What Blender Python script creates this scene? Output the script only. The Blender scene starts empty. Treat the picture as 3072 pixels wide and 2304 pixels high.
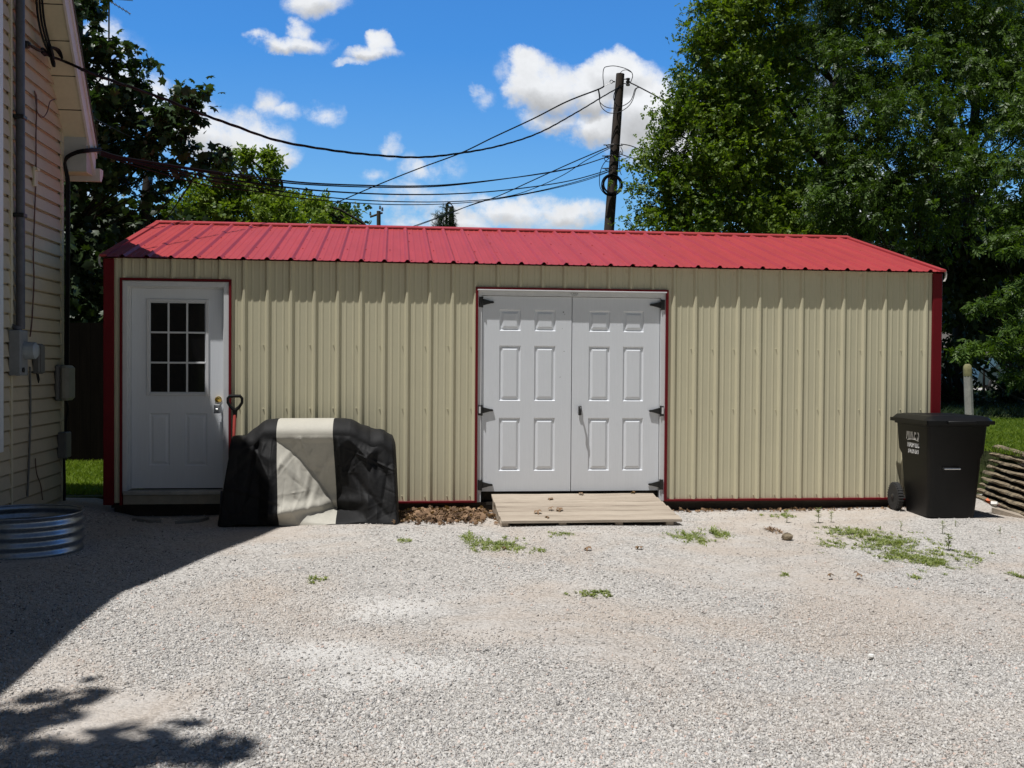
import bpy, math, random
import numpy as np
from mathutils import Vector, Matrix
PI = math.pi
rng = np.random.default_rng(7)
random.seed(7)
sc = bpy.context.scene
COL = sc.collection

# ------------------------------------------------------------------ camera
CAM = np.array([1.4671, -10.5799, 1.3708]); YAW, PITCH, ROLL = .1127, -.0177, .0073; FPX = 3142.5
cy_, sy_, cp_, sp_, cr_, sr_ = math.cos(YAW), math.sin(YAW), math.cos(PITCH), math.sin(PITCH), math.cos(ROLL), math.sin(ROLL)
FW = np.array([sy_*cp_, cy_*cp_, sp_]); R0 = np.array([cy_, -sy_, 0.]); U0 = np.cross(R0, FW)
RT = cr_*R0 + sr_*U0; UP = -sr_*R0 + cr_*U0
cam_d = bpy.data.cameras.new('camera'); cam = bpy.data.objects.new('camera', cam_d); COL.objects.link(cam)
cam.matrix_world = Matrix(((RT[0], UP[0], -FW[0], CAM[0]), (RT[1], UP[1], -FW[1], CAM[1]), (RT[2], UP[2], -FW[2], CAM[2]), (0, 0, 0, 1)))
cam_d.sensor_width = 36; cam_d.lens = 36*FPX/3072; cam_d.clip_end = 3000; cam_d.clip_start = .05
sc.camera = cam
# where a point of the reference (3072 px wide) lies on a real plane of the place
def ray(x, y): return (x-1536)/FPX*RT - (y-1152)/FPX*UP + FW
def hit(x, y, ax, v):
    d = ray(x, y); return CAM + (v-CAM[ax])/d[ax]*d
GZ = -.13
def G(x, y, z=GZ): return hit(x, y, 2, z)
def W(x, y, Y=0.): return hit(x, y, 1, Y)

# ------------------------------------------------------------------ light
SUNV = Vector((.25, .20, -1.)).normalized()
sd = bpy.data.lights.new('sun', 'SUN'); sd.energy = 5.0; sd.angle = math.radians(.5); sd.color = (1., .98, .955)
so = bpy.data.objects.new('sun', sd); COL.objects.link(so)
so.rotation_euler = SUNV.to_track_quat('-Z', 'Y').to_euler(); so.location = (0, 0, 30)
sc.view_settings.view_transform = 'Standard'; sc.view_settings.look = 'None'
sc.view_settings.exposure = 0.0; sc.view_settings.gamma = 1; sc.view_settings.use_curve_mapping = False
world = bpy.data.worlds.new("World"); sc.world = world; world.use_nodes = True
WT = world.node_tree; WT.nodes.clear()
class N:
    """tiny node helper"""
    def __init__(s, t): s.t = t
    def n(s, typ, **k):
        o = s.t.nodes.new(typ)
        for a, b in k.items():
            if a.startswith('_'): setattr(o, a[1:], b)
        return o
    def lk(s, a, b): s.t.links.new(a, b)
    def math(s, op, a, b=0., c=None, clamp=False):
        o = s.t.nodes.new('ShaderNodeMath'); o.operation = op; o.use_clamp = clamp
        for i, v in enumerate((a, b) if c is None else (a, b, c)):
            if isinstance(v, (int, float)): o.inputs[i].default_value = v
            else: s.lk(v, o.inputs[i])
        return o.outputs[0]
    def mix(s, f, a, b, typ='MIX'):
        o = s.t.nodes.new('ShaderNodeMix'); o.data_type = 'RGBA'; o.blend_type = typ
        for i, v in ((0, f), (6, a), (7, b)):
            if isinstance(v, (int, float)): o.inputs[i].default_value = v
            elif isinstance(v, tuple): o.inputs[i].default_value = v if len(v) == 4 else (*v, 1)
            else: s.lk(v, o.inputs[i])
        return o.outputs[2]
    def noise(s, vec, scale, detail=4, rough=.5, dist=0.):
        o = s.t.nodes.new('ShaderNodeTexNoise'); o.inputs['Scale'].default_value = scale; o.inputs['Detail'].default_value = detail
        o.inputs['Roughness'].default_value = rough; o.inputs['Distortion'].default_value = dist
        if vec is not None: s.lk(vec, o.inputs['Vector'])
        return o
    def ramp(s, f, stops):
        o = s.t.nodes.new('ShaderNodeValToRGB'); e = o.color_ramp.elements
        while len(e) < len(stops): e.new(.5)
        for i, (p, c) in enumerate(stops):
            e[i].position = p; e[i].color = c if len(c) == 4 else (*c, 1)
        s.lk(f, o.inputs[0]); return o.outputs[0]
    def mapr(s, v, a, b, c=0., d=1., smooth=False):
        o = s.t.nodes.new('ShaderNodeMapRange'); o.clamp = True
        if smooth: o.interpolation_type = 'SMOOTHSTEP'
        s.lk(v, o.inputs[0])
        for i, x in enumerate((a, b, c, d)): o.inputs[i+1].default_value = x
        return o.outputs[0]
w = N(WT)
sky = w.n('ShaderNodeTexSky'); sky.sky_type = 'NISHITA'; sky.sun_disc = False
sky.sun_elevation = math.radians(72.2); sky.sun_rotation = math.atan2(-.25, -.20)
sky.air_density = 1.25; sky.dust_density = .3; sky.ozone_density = 2.2
SKYS = .075
tc = w.n('ShaderNodeTexCoord'); sep = w.n('ShaderNodeSeparateXYZ'); w.lk(tc.outputs['Generated'], sep.inputs[0])
yy = w.math('MAXIMUM', sep.outputs[1], .02)
u_ = w.math('DIVIDE', sep.outputs[0], yy); v_ = w.math('DIVIDE', sep.outputs[2], yy)
cv = w.n('ShaderNodeCombineXYZ'); w.lk(u_, cv.inputs[0]); w.lk(v_, cv.inputs[1])
nz = w.noise(cv.outputs[0], 15, 8, .62); nz2 = w.noise(cv.outputs[0], 34, 8, .68); nz3 = w.noise(cv.outputs[0], 4.5, 4, .5)
clouds = [  # px, py, rx, ry, strength
 (945, 0, 90, 44, 1.1), (870, 130, 92, 26, 1.2), (885, 85, 34, 38, 1.1), (785, 105, 40, 20, .9), (920, 130, 60, 22, .9), (1110, 165, 75, 22, 1.2), (1140, 135, 40, 34, 1.2), (1050, 185, 55, 14, .7),
 (820, 300, 46, 40, .5), (870, 330, 40, 26, .5), (975, 335, 46, 34, .68), (700, 420, 150, 80, 1.2), (620, 395, 90, 75, 1.2), (830, 460, 70, 40, 1.), (560, 400, 90, 70, 1.),
 (430, 300, 80, 85, 1.1), (340, 250, 100, 120, .9), (300, 130, 60, 60, .9), (1590, 190, 55, 48, 1.3), (1640, 260, 105, 80, 1.5), (1765, 265, 100, 68, 1.5), (1865, 225, 95, 66, 1.4), (1650, 350, 80, 50, 1.2), (1790, 370, 120, 60, 1.3), (1890, 400, 100, 60, 1.2),
 (1930, 330, 120, 110, 1.4), (1450, 280, 36, 30, .65), (1530, 200, 40, 36, .45), (1560, 630, 110, 46, 1.1), (1700, 650, 120, 42, 1.1), (1490, 600, 60, 30, .8), (1360, 660, 100, 45, 1.1), (1240, 670, 80, 30, .7),
 (1170, 430, 36, 30, .6), (1230, 500, 40, 46, .45), (1270, 500, 30, 30, .7), (1210, 580, 90, 36, .6), (1330, 500, 60, 45, .45), (1125, 530, 36, 26, .5), (1300, 600, 130, 45, .55), (1180, 620, 80, 40, .5),
 (2050, 420, 160, 130, 1.2), (2250, 350, 200, 180, .9), (2500, 600, 300, 120, .9), (2500, 300, 160, 120, .6), (2900, 640, 200, 130, .8), (250, 640, 120, 60, .9), (150, 560, 130, 60, .9)]
acc = None; bot = None
wu = w.math('ADD', u_, w.math('MULTIPLY', w.math('SUBTRACT', nz.outputs[0], .5), .05))
wc = w.n('ShaderNodeSeparateColor'); w.lk(nz.outputs[1], wc.inputs[0])
wv = w.math('ADD', v_, w.math('MULTIPLY', w.math('SUBTRACT', wc.outputs[1], .5), .045))
for (px, py, rx, ry, s) in clouds:
    d = ray(px, py); u0, v0 = d[0]/d[1], d[2]/d[1]
    a = w.math('DIVIDE', w.math('SUBTRACT', wu, float(u0)), rx/FPX*1.35); b = w.math('DIVIDE', w.math('SUBTRACT', wv, float(v0)), ry/FPX*1.35)
    dd = w.math('ADD', w.math('MULTIPLY', a, a), w.math('MULTIPLY', b, b))
    m = w.math('MULTIPLY', w.math('SUBTRACT', 1., dd, clamp=True), s)
    acc = m if acc is None else w.math('MAXIMUM', acc, m)
    if rx > 60:
        g_ = w.math('MULTIPLY', m, w.math('MULTIPLY', b, -1., clamp=True)); bot = g_ if bot is None else w.math('MAXIMUM', bot, g_)
nn = w.math('ADD', w.math('MULTIPLY', w.math('SUBTRACT', nz2.outputs[0], .5), 2.0), w.math('MULTIPLY', w.math('SUBTRACT', nz.outputs[0], .5), 1.9))
dens = w.math('ADD', acc, w.math('MULTIPLY', nn, w.mapr(acc, 0, .4)))
mask = w.mapr(dens, .0, 1.15, 0, 1., True)
# cloud body: brighter tops, greyer where thick and low
shade = w.math('SUBTRACT', w.mapr(w.math('ADD', w.math('MULTIPLY', nz3.outputs[0], .6), w.math('MULTIPLY', nz2.outputs[0], .6)), .45, .80, 1.06, .90, True), w.math('MULTIPLY', bot, .75))
cc = w.n('ShaderNodeVectorMath'); cc.operation = 'SCALE'; cc.inputs[0].default_value = (.86/SKYS, .88/SKYS, .91/SKYS); w.lk(shade, cc.inputs['Scale'])
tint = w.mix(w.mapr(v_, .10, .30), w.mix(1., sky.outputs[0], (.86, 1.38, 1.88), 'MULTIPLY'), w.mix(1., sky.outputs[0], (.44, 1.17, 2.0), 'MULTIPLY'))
# sky overhead and behind the camera, dimmed on purpose to cut the fill light
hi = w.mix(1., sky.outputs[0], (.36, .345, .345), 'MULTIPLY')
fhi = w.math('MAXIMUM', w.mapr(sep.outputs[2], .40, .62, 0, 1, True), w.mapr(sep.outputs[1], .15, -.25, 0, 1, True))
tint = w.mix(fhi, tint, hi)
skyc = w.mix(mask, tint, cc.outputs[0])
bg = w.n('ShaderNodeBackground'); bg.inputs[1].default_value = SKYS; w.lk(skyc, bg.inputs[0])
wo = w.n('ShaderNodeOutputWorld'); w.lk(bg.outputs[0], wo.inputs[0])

# ------------------------------------------------------------------ materials
MATS = {}
def mat(name, col, rough=.6, metal=0., var=.0, vscale=6., bump=0., bscale=60., spec=.5, col2=None, coord='Object', stretch=None, coat=0.):
    m = bpy.data.materials.new(name); m.use_nodes = True; t = N(m.node_tree); b = m.node_tree.nodes['Principled BSDF']
    b.inputs['Roughness'].default_value = rough; b.inputs['Metallic'].default_value = metal; b.inputs['Specular IOR Level'].default_value = spec
    b.inputs['Coat Weight'].default_value = coat
    c = t.n('ShaderNodeTexCoord'); vec = c.outputs[coord]
    if stretch:
        mp = t.n('ShaderNodeMapping'); mp.inputs['Scale'].default_value = stretch; t.lk(vec, mp.inputs[0]); vec = mp.outputs[0]
    if var > 0 or col2:
        n1 = t.noise(vec, vscale, 6, .6); n2 = t.noise(vec, vscale*7.3, 4, .6)
        f = t.math('ADD', t.math('MULTIPLY', n1.outputs[0], .65), t.math('MULTIPLY', n2.outputs[0], .35))
        c2 = col2 if col2 else tuple(x*(1-var) for x in col); c1 = tuple(min(1, x*(1+var*.6)) for x in col)
        t.lk(t.ramp(f, [(.36, c2), (.62, c1)]), b.inputs['Base Color'])
    else: b.inputs['Base Color'].default_value = (*col, 1)
    if bump > 0:
        nb = t.noise(vec, bscale, 5, .6); bp = t.n('ShaderNodeBump'); bp.inputs['Strength'].default_value = bump; bp.inputs['Distance'].default_value = .01
        t.lk(nb.outputs[0], bp.inputs['Height']); t.lk(bp.outputs[0], b.inputs['Normal'])
    MATS[name] = m; return m
def glassy(name, col=(.012, .014, .016), rough=.06):
    m = mat(name, col, rough, spec=.22); return m
M_wall = mat('tan_steel', (.57, .53, .37), .42, var=.03, vscale=2.5)
M_roof = mat('red_steel', (.37, .042, .043), .48, var=.10, vscale=2., bump=.04, bscale=14, stretch=(3, .5, 1), spec=.5)
M_red = mat('red_trim', (.14, .003, .008), .5, spec=.25, var=.12, vscale=4)
M_white = mat('white_paint', (.715, .74, .775), .5, var=.03, vscale=5, bump=.05, bscale=30, stretch=(14, 14, 1.))
M_vinyl = mat('white_vinyl', (.66, .67, .68), .45, var=.05, vscale=5)
M_grey = mat('aluminium_sill', (.42, .41, .38), .45, metal=.3, var=.2)
M_kick = mat('kick_board', (.36, .32, .25), .6, var=.15)
M_black = mat('black_iron', (.012, .012, .012), .45, var=.3)
M_dark = mat('dark_timber', (.035, .028, .02), .85, var=.4, bump=.3)
M_brass = mat('brass', (.75, .50, .12), .2, metal=1.)
M_steel = mat('plain_steel', (.62, .62, .62), .3, metal=1., var=.1)
M_glass = glassy('window_glass', (.006, .006, .007))
M_siding = mat('cream_siding', (.50, .42, .30), .6, spec=.3, var=.06, vscale=3., bump=.04, bscale=20, col2=(.44, .38, .28))
M_soffit = mat('cream_soffit', (.56, .50, .36), .6, var=.08, vscale=4.)
M_fascia = mat('fascia_white', (.60, .55, .52), .5, var=.08)
M_eave = mat('eave_grey', (.42, .43, .42), .6, var=.08)
M_shingle = mat('shingle', (.09, .08, .07), .9, var=.3, vscale=12)
M_conduit = mat('grey_conduit', (.09, .09, .105), .5, metal=.2, var=.3, vscale=4)
M_box = mat('meter_grey', (.21, .22, .23), .5, var=.15)
M_boxd = mat('phone_box_grey', (.12, .12, .115), .6, var=.15)
M_boxt = mat('box_tan', (.26, .25, .21), .6, var=.15)
M_cable = mat('black_cable', (.007, .007, .008), .6, spec=.2)
M_cabler = mat('brown_cable', (.10, .045, .035), .5)
M_plastic = mat('black_plastic', (.0038, .0038, .004), .45, spec=.28, var=.25, vscale=10, bump=.08, bscale=90)
M_tyre = mat('tyre_rubber', (.02, .02, .02), .8, bump=.3)
M_hub = mat('hub_plastic', (.03, .03, .03), .35)
M_decal = mat('decal_white', (.62, .62, .62), .6)
M_cloth = mat('black_cover', (.0075, .0075, .008), .72, spec=.3, var=.25, vscale=7, bump=.5, bscale=14)
M_band = mat('taupe_cover', (.45, .43, .37), .65, spec=.3, var=.06, vscale=6, bump=.35, bscale=14)
M_deck = mat('ramp_boards', (.37, .315, .25), .9, var=.2, vscale=2, bump=.3, bscale=20, stretch=(.5, 5, 5), col2=(.27, .22, .17))
M_log = mat('weathered_log', (.25, .20, .13), .95, var=.5, vscale=3., bump=.8, bscale=20, stretch=(.5, 5, 5), col2=(.035, .026, .017))
M_logend = mat('split_log', (.33, .22, .12), .9, var=.4, vscale=9, bump=.5)
M_pole = mat('creosote_pole', (.055, .04, .03), .9, var=.45, vscale=3, bump=.6, bscale=14, stretch=(6, 6, .4))
M_post = mat('concrete_post', (.40, .39, .36), .9, var=.25, vscale=7, bump=.4)
M_lichen = mat('lichen', (.24, .225, .11), .95, var=.3, vscale=14, bump=.4)
M_bark = mat('bark', (.028, .022, .016), .95, var=.4, vscale=6, bump=.9, bscale=16, stretch=(3, 3, .5))
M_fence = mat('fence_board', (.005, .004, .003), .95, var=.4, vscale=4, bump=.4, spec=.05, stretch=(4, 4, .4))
M_wood_red = mat('red_handle', (.42, .06, .045), .5, var=.2)
M_galv = mat('galvanised', (.36, .41, .48), .34, metal=.98, var=.25, vscale=7, bump=.05)
M_soil = mat('soil', (.02, .015, .01), .95, var=.4, bump=.8)
M_paver = mat('paver', (.24, .23, .21), .9, var=.2, bump=.4)
M_orange = mat('orange_wrapper', (.60, .13, .03), .5, var=.2)
M_wrap = mat('white_wrapper', (.72, .70, .66), .5, var=.1)
M_maroon = mat('maroon_wrapper', (.08, .02, .02), .5)
M_carp = mat('car_paint', (.05, .09, .11), .25, var=.05, coat=.6)
M_carg = glassy('car_glass', (.10, .20, .20), .08)
M_pale = mat('pale_wall', (.42, .42, .40), .8, var=.1)
M_brick = mat('far_siding', (.26, .20, .14), .85, var=.15, stretch=(.4, .4, 18), vscale=3)
M_ins = mat('insulator', (.10, .09, .09), .3)
M_steelw = mat('bare_wire', (.22, .22, .22), .4, metal=.7)
M_grain = mat('stone_white', (.75, .74, .70), .9, var=.1, bump=.3)

def leafmat(name, c1, c2, trans=.35, rough=.42, spec=.35):
    m = bpy.data.materials.new(name); m.use_nodes = True; t = N(m.node_tree); b = m.node_tree.nodes['Principled BSDF']; out = m.node_tree.nodes['Material Output']
    geo = t.n('ShaderNodeNewGeometry'); c = t.n('ShaderNodeTexCoord'); n1 = t.noise(c.outputs['Object'], .9, 3, .5)
    f = t.math('ADD', t.math('MULTIPLY', geo.outputs['Random Per Island'], .6), t.math('MULTIPLY', n1.outputs[0], .6))
    colr = t.ramp(f, [(.25, c1), (.85, c2)]); t.lk(colr, b.inputs['Base Color'])
    b.inputs['Roughness'].default_value = rough; b.inputs['Specular IOR Level'].default_value = spec
    tr = t.n('ShaderNodeBsdfTranslucent'); tcx = t.mix(1., colr, (1.5, 1.6, .5), 'MULTIPLY'); t.lk(tcx, tr.inputs[0])
    mx = t.n('ShaderNodeMixShader'); mx.inputs[0].default_value = trans; t.lk(b.outputs[0], mx.inputs[1]); t.lk(tr.outputs[0], mx.inputs[2]); t.lk(mx.outputs[0], out.inputs[0])
    MATS[name] = m; return m
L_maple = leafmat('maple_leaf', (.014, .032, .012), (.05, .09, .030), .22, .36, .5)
L_elder = leafmat('boxelder_leaf', (.030, .078, .010), (.165, .235, .026), .35, .5)
L_ash = leafmat('ash_leaf', (.016, .042, .008), (.095, .16, .024), .30, .48, .35)
L_mid = leafmat('mid_leaf', (.07, .13, .016), (.20, .27, .035), .35, .5)
L_far = leafmat('far_leaf', (.04, .085, .022), (.09, .14, .04), .3, .5)
L_pine = leafmat('pine_needle', (.02, .05, .012), (.06, .10, .02), .2, .5)
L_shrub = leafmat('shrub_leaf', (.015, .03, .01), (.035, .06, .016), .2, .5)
L_grass = leafmat('grass_blade', (.085, .15, .012), (.20, .27, .03), .35, .5, .25)
L_weed = leafmat('weed_leaf', (.09, .14, .03), (.30, .33, .13), .3, .5, .25)
L_dry = leafmat('dry_leaf', (.05, .030, .020), (.32, .205, .125), .1, .8, .15)

# ground; pale worn spots of stone dust
DUSTY = [(float(G(x, y)[0]), float(G(x, y)[1]), a, b) for x, y, a, b in ((1150, 1830, .48, .40), (1250, 2010, .55, .34), (1050, 2060, .3, .2), (960, 1960, .45, .3))]
def groundmat():
    m = bpy.data.materials.new('crushed_stone'); m.use_nodes = True; t = N(m.node_tree); b = m.node_tree.nodes['Principled BSDF']
    c = t.n('ShaderNodeTexCoord'); vec = c.outputs['Object']
    vo = t.n('ShaderNodeTexVoronoi'); vo.inputs['Scale'].default_value = 75; t.lk(vec, vo.inputs['Vector'])
    vo2 = t.n('ShaderNodeTexVoronoi'); vo2.inputs['Scale'].default_value = 210; t.lk(vec, vo2.inputs['Vector'])
    sp = t.n('ShaderNodeSeparateColor'); t.lk(vo.outputs['Color'], sp.inputs[0])
    base = t.ramp(sp.outputs[0], [(0., (.21, .20, .185)), (.45, (.41, .385, .355)), (.9, (.54, .515, .48))])
    big = t.noise(vec, .55, 4, .6, .4); b2 = t.noise(vec, 2.2, 4, .6)
    base = t.mix(t.mapr(big.outputs[0], .47, .60), base, t.mix(.6, base, (.45, .38, .315)))
    dust = t.math('MULTIPLY', t.mapr(b2.outputs[0], .48, .72), .5)
    base = t.mix(dust, base, (.54, .52, .49))
    sp2 = t.n('ShaderNodeSeparateXYZ'); t.lk(vec, sp2.inputs[0]); accd = None
    for (cx, cy, rx, ry_) in DUSTY:
        a = t.math('DIVIDE', t.math('SUBTRACT', sp2.outputs[0], cx), rx); b3 = t.math('DIVIDE', t.math('SUBTRACT', sp2.outputs[1], cy), ry_)
        d2 = t.math('SUBTRACT', 1., t.math('ADD', t.math('MULTIPLY', a, a), t.math('MULTIPLY', b3, b3)), clamp=True); accd = d2 if accd is None else t.math('MAXIMUM', accd, d2)
    dm = t.mapr(t.math('ADD', accd, t.math('MULTIPLY', t.math('SUBTRACT', b2.outputs[0], .5), t.mapr(accd, 0, .2))), .0, 1.05, 0, .65)
    base = t.mix(dm, base, (.62, .605, .575))
    t.lk(base, b.inputs['Base Color']); b.inputs['Roughness'].default_value = .95; b.inputs['Specular IOR Level'].default_value = .15
    h = t.math('ADD', t.math('MULTIPLY', vo.outputs['Distance'], -1.), t.math('MULTIPLY', vo2.outputs['Distance'], -.35))
    bp = t.n('ShaderNodeBump'); bp.inputs['Strength'].default_value = .6; bp.inputs['Distance'].default_value = .010
    t.lk(h, bp.inputs['Height']); t.lk(bp.outputs[0], b.inputs['Normal']); return m
M_ground = groundmat()
def stonemat():
    m = bpy.data.materials.new('loose_stone'); m.use_nodes = True; t = N(m.node_tree); b = m.node_tree.nodes['Principled BSDF']
    geo = t.n('ShaderNodeNewGeometry'); c = t.n('ShaderNodeTexCoord'); r = geo.outputs['Random Per Island']
    col = t.ramp(r, [(0., (.12, .115, .11)), (.06, (.33, .315, .30)), (.35, (.46, .44, .41)), (.7, (.53, .51, .48)), (.93, (.61, .59, .555)), (1., (.52, .38, .32))])
    big = t.noise(c.outputs['Object'], .55, 4, .6, .4)
    col = t.mix(t.math('MULTIPLY', t.mapr(big.outputs[0], .46, .62), .45), col, (.47, .405, .345))
    t.lk(col, b.inputs['Base Color']); b.inputs['Roughness'].default_value = .95; b.inputs['Specular IOR Level'].default_value = .15; return m
M_stone = stonemat()
M_dust = mat('pale_dust', (.60, .575, .53), 1., var=.1, vscale=20, bump=.4, bscale=120, spec=.1)
M_lawn = mat('lawn_soil', (.07, .095, .018), .95, var=.35, vscale=3, bump=.6, bscale=50, col2=(.05, .06, .02))

# ------------------------------------------------------------------ builders
def tag(o, label=None, cat=None, group=None, kind=None):
    if label: o['label'] = label
    if cat: o['category'] = cat
    if group: o['group'] = group
    if kind: o['kind'] = kind
    return o
def empty(name, loc, rz=0., label=None, cat=None, group=None):
    o = bpy.data.objects.new(name, None); COL.objects.link(o); o.location = loc; o.rotation_euler = (0, 0, rz); o.empty_display_size = .1
    return tag(o, label, cat, group)
class MB:
    def __init__(s): s.v = []; s.f = []; s.mi = []; s.cur = 0
    def add(s, vs, fs):
        k = len(s.v); s.v += [tuple(map(float, p)) for p in vs]; s.f += [tuple(i+k for i in f) for f in fs]; s.mi += [s.cur]*len(fs)
    def box(s, x0, x1, y0, y1, z0, z1, bev=0.):
        if bev > 0:
            b = min(bev, (x1-x0)/2.1, (y1-y0)/2.1, (z1-z0)/2.1)
            vs = []; idx = {}
            for ix, (X, sx) in enumerate(((x0, 1), (x1, -1))):
                for iy, (Y, sy) in enumerate(((y0, 1), (y1, -1))):
                    for iz, (Z, sz) in enumerate(((z0, 1), (z1, -1))):
                        idx[(ix, iy, iz)] = len(vs)
                        vs += [(X, Y+b*sy, Z+b*sz), (X+b*sx, Y, Z+b*sz), (X+b*sx, Y+b*sy, Z)]
            I = idx; fs = []
            for a in (0, 1):
                q = [I[(a, 0, 0)], I[(a, 1, 0)], I[(a, 1, 1)], I[(a, 0, 1)]]; fs.append(q if a else q[::-1])
                q = [I[(0, a, 0)]+1, I[(1, a, 0)]+1, I[(1, a, 1)]+1, I[(0, a, 1)]+1]; fs.append(q if not a else q[::-1])
                q = [I[(0, 0, a)]+2, I[(1, 0, a)]+2, I[(1, 1, a)]+2, I[(0, 1, a)]+2]; fs.append(q if a else q[::-1])
            for a in (0, 1):
                for c in (0, 1):
                    fs.append([I[(a, c, 0)], I[(a, c, 1)], I[(a, c, 1)]+1, I[(a, c, 0)]+1])
                    fs.append([I[(a, 0, c)], I[(a, 1, c)], I[(a, 1, c)]+2, I[(a, 0, c)]+2])
                    fs.append([I[(0, a, c)]+1, I[(1, a, c)]+1, I[(1, a, c)]+2, I[(0, a, c)]+2])
                    for e in (0, 1): k = I[(a, c, e)]; fs.append([k, k+1, k+2])
            s.add(vs, fs); return
        s.add([(x0, y0, z0), (x1, y0, z0), (x1, y1, z0), (x0, y1, z0), (x0, y0, z1), (x1, y0, z1), (x1, y1, z1), (x0, y1, z1)],
              [(0, 3, 2, 1), (4, 5, 6, 7), (0, 1, 5, 4), (1, 2, 6, 5), (2, 3, 7, 6), (3, 0, 4, 7)])
    def tube(s, pts, r, n=8, cap=True):
        P = [Vector(p) for p in pts]; R_ = r if isinstance(r, (list, tuple)) else [r]*len(P)
        rings = []; up = Vector((0, 0, 1))
        t0 = (P[1]-P[0]).normalized(); a = t0.cross(up) if abs(t0.z) < .95 else t0.cross(Vector((1, 0, 0))); a.normalize()
        for i, p in enumerate(P):
            t = (P[min(i+1, len(P)-1)]-P[max(i-1, 0)]).normalized(); a = (a - t*a.dot(t)).normalized(); b = t.cross(a)
            rings.append([p + (a*math.cos(2*PI*k/n)+b*math.sin(2*PI*k/n))*R_[i] for k in range(n)])
        vs = [q for r_ in rings for q in r_]; fs = []
        for i in range(len(P)-1):
            for k in range(n): fs.append((i*n+k, i*n+(k+1) % n, (i+1)*n+(k+1) % n, (i+1)*n+k))
        if cap: fs.append(tuple(range(n))[::-1]); fs.append(tuple((len(P)-1)*n+k for k in range(n)))
        s.add(vs, fs)
    def lathe(s, prof, c=(0, 0, 0), n=24, axis='z'):
        vs = []; fs = []
        for (r, h) in prof:
            for k in range(n):
                a = 2*PI*k/n; p = (r*math.cos(a), r*math.sin(a), h)
                if axis == 'y': p = (p[0], h, p[1])
                if axis == 'x': p = (h, p[0], p[1])
                vs.append((p[0]+c[0], p[1]+c[1], p[2]+c[2]))
        for i in range(len(prof)-1):
            for k in range(n): fs.append((i*n+k, i*n+(k+1) % n, (i+1)*n+(k+1) % n, (i+1)*n+k))
        fs.append(tuple(range(n))[::-1]); fs.append(tuple((len(prof)-1)*n+k for k in range(n)))
        s.add(vs, fs)
    def quad(s, a, b, c, d): s.add([a, b, c, d], [(0, 1, 2, 3)])
    def prism(s, poly, y0, y1, ax='y'):
        n = len(poly)
        def P(p, q): return (p[0], q, p[1]) if ax == 'y' else ((q, p[0], p[1]) if ax == 'x' else (p[0], p[1], q))
        s.add([P(p, y0) for p in poly]+[P(p, y1) for p in poly], [tuple(range(n))]+[tuple(range(2*n-1, n-1, -1))]+[(i, i+n, (i+1) % n+n, (i+1) % n) for i in range(n)])
    def build(s, name, m, parent=None, smooth=False, loc=None):
        me = bpy.data.meshes.new(name); me.from_pydata(s.v, [], s.f)
        ms = m if isinstance(m, (list, tuple)) else [m]
        for q in ms: me.materials.append(q)
        if len(ms) > 1: me.polygons.foreach_set('material_index', s.mi)
        if smooth:
            me.polygons.foreach_set('use_smooth', [True]*len(me.polygons))
            try: me.set_sharp_from_angle(angle=math.radians(42))
            except Exception: pass
        me.update(); o = bpy.data.objects.new(name, me); COL.objects.link(o)
        if parent: o.parent = parent
        if loc is not None: o.location = loc
        return o
def npmesh(name, V, F, m, parent=None, smooth=False):
    """V (n,3) ; F (k,c) all faces with c corners"""
    me = bpy.data.meshes.new(name); n, k, c = len(V), len(F), F.shape[1]
    me.vertices.add(n); me.vertices.foreach_set('co', V.astype(np.float32).ravel())
    me.loops.add(k*c); me.loops.foreach_set('vertex_index', F.astype(np.int32).ravel())
    me.polygons.add(k); me.polygons.foreach_set('loop_start', np.arange(0, k*c, c, dtype=np.int32))
    if smooth: me.polygons.foreach_set('use_smooth', np.ones(k, bool))
    me.update(calc_edges=True); me.validate(); me.materials.append(m)
    o = bpy.data.objects.new(name, me); COL.objects.link(o)
    if parent: o.parent = parent
    return o
def text(name, s, size, m, parent, loc, rot, ext=.0008, sx=1., shear=0., bold=0.):
    cu = bpy.data.curves.new(name, 'FONT'); cu.body = s; cu.size = size; cu.extrude = ext; cu.align_x = 'CENTER'; cu.align_y = 'CENTER'; cu.shear = shear; cu.offset = bold
    to = bpy.data.objects.new('tmp', cu); COL.objects.link(to); bpy.context.view_layer.update()
    me = bpy.data.meshes.new_from_object(to.evaluated_get(bpy.context.evaluated_depsgraph_get())); bpy.data.objects.remove(to)
    me.materials.clear(); me.materials.append(m); o = bpy.data.objects.new(name, me); COL.objects.link(o); o.parent = parent
    o.location = loc; o.rotation_euler = rot; o.scale = (sx, 1, 1); return o
def rotmats(n, up_bias=1., droop=0.):
    """random orientations with the leaf normal biased upward"""
    nrm = rng.normal(size=(n, 3)); nrm[:, 2] += up_bias; nrm /= np.linalg.norm(nrm, axis=1)[:, None]
    d = rng.normal(size=(n, 3)); d[:, 2] -= droop; d -= (d*nrm).sum(1)[:, None]*nrm; d /= np.linalg.norm(d, axis=1)[:, None]+1e-9
    s_ = np.cross(d, nrm); return np.stack([s_, d, nrm], axis=2)
def scatter(tv, tf, pos, mats, size):
    V = np.einsum('nij,kj->nki', mats, tv)*size[:, None, None] + pos[:, None, :]
    k = len(tv); F = (tf[None]+(np.arange(len(pos))*k)[:, None, None])
    return V.reshape(-1, 3), F.reshape(-1, tf.shape[1])
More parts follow.
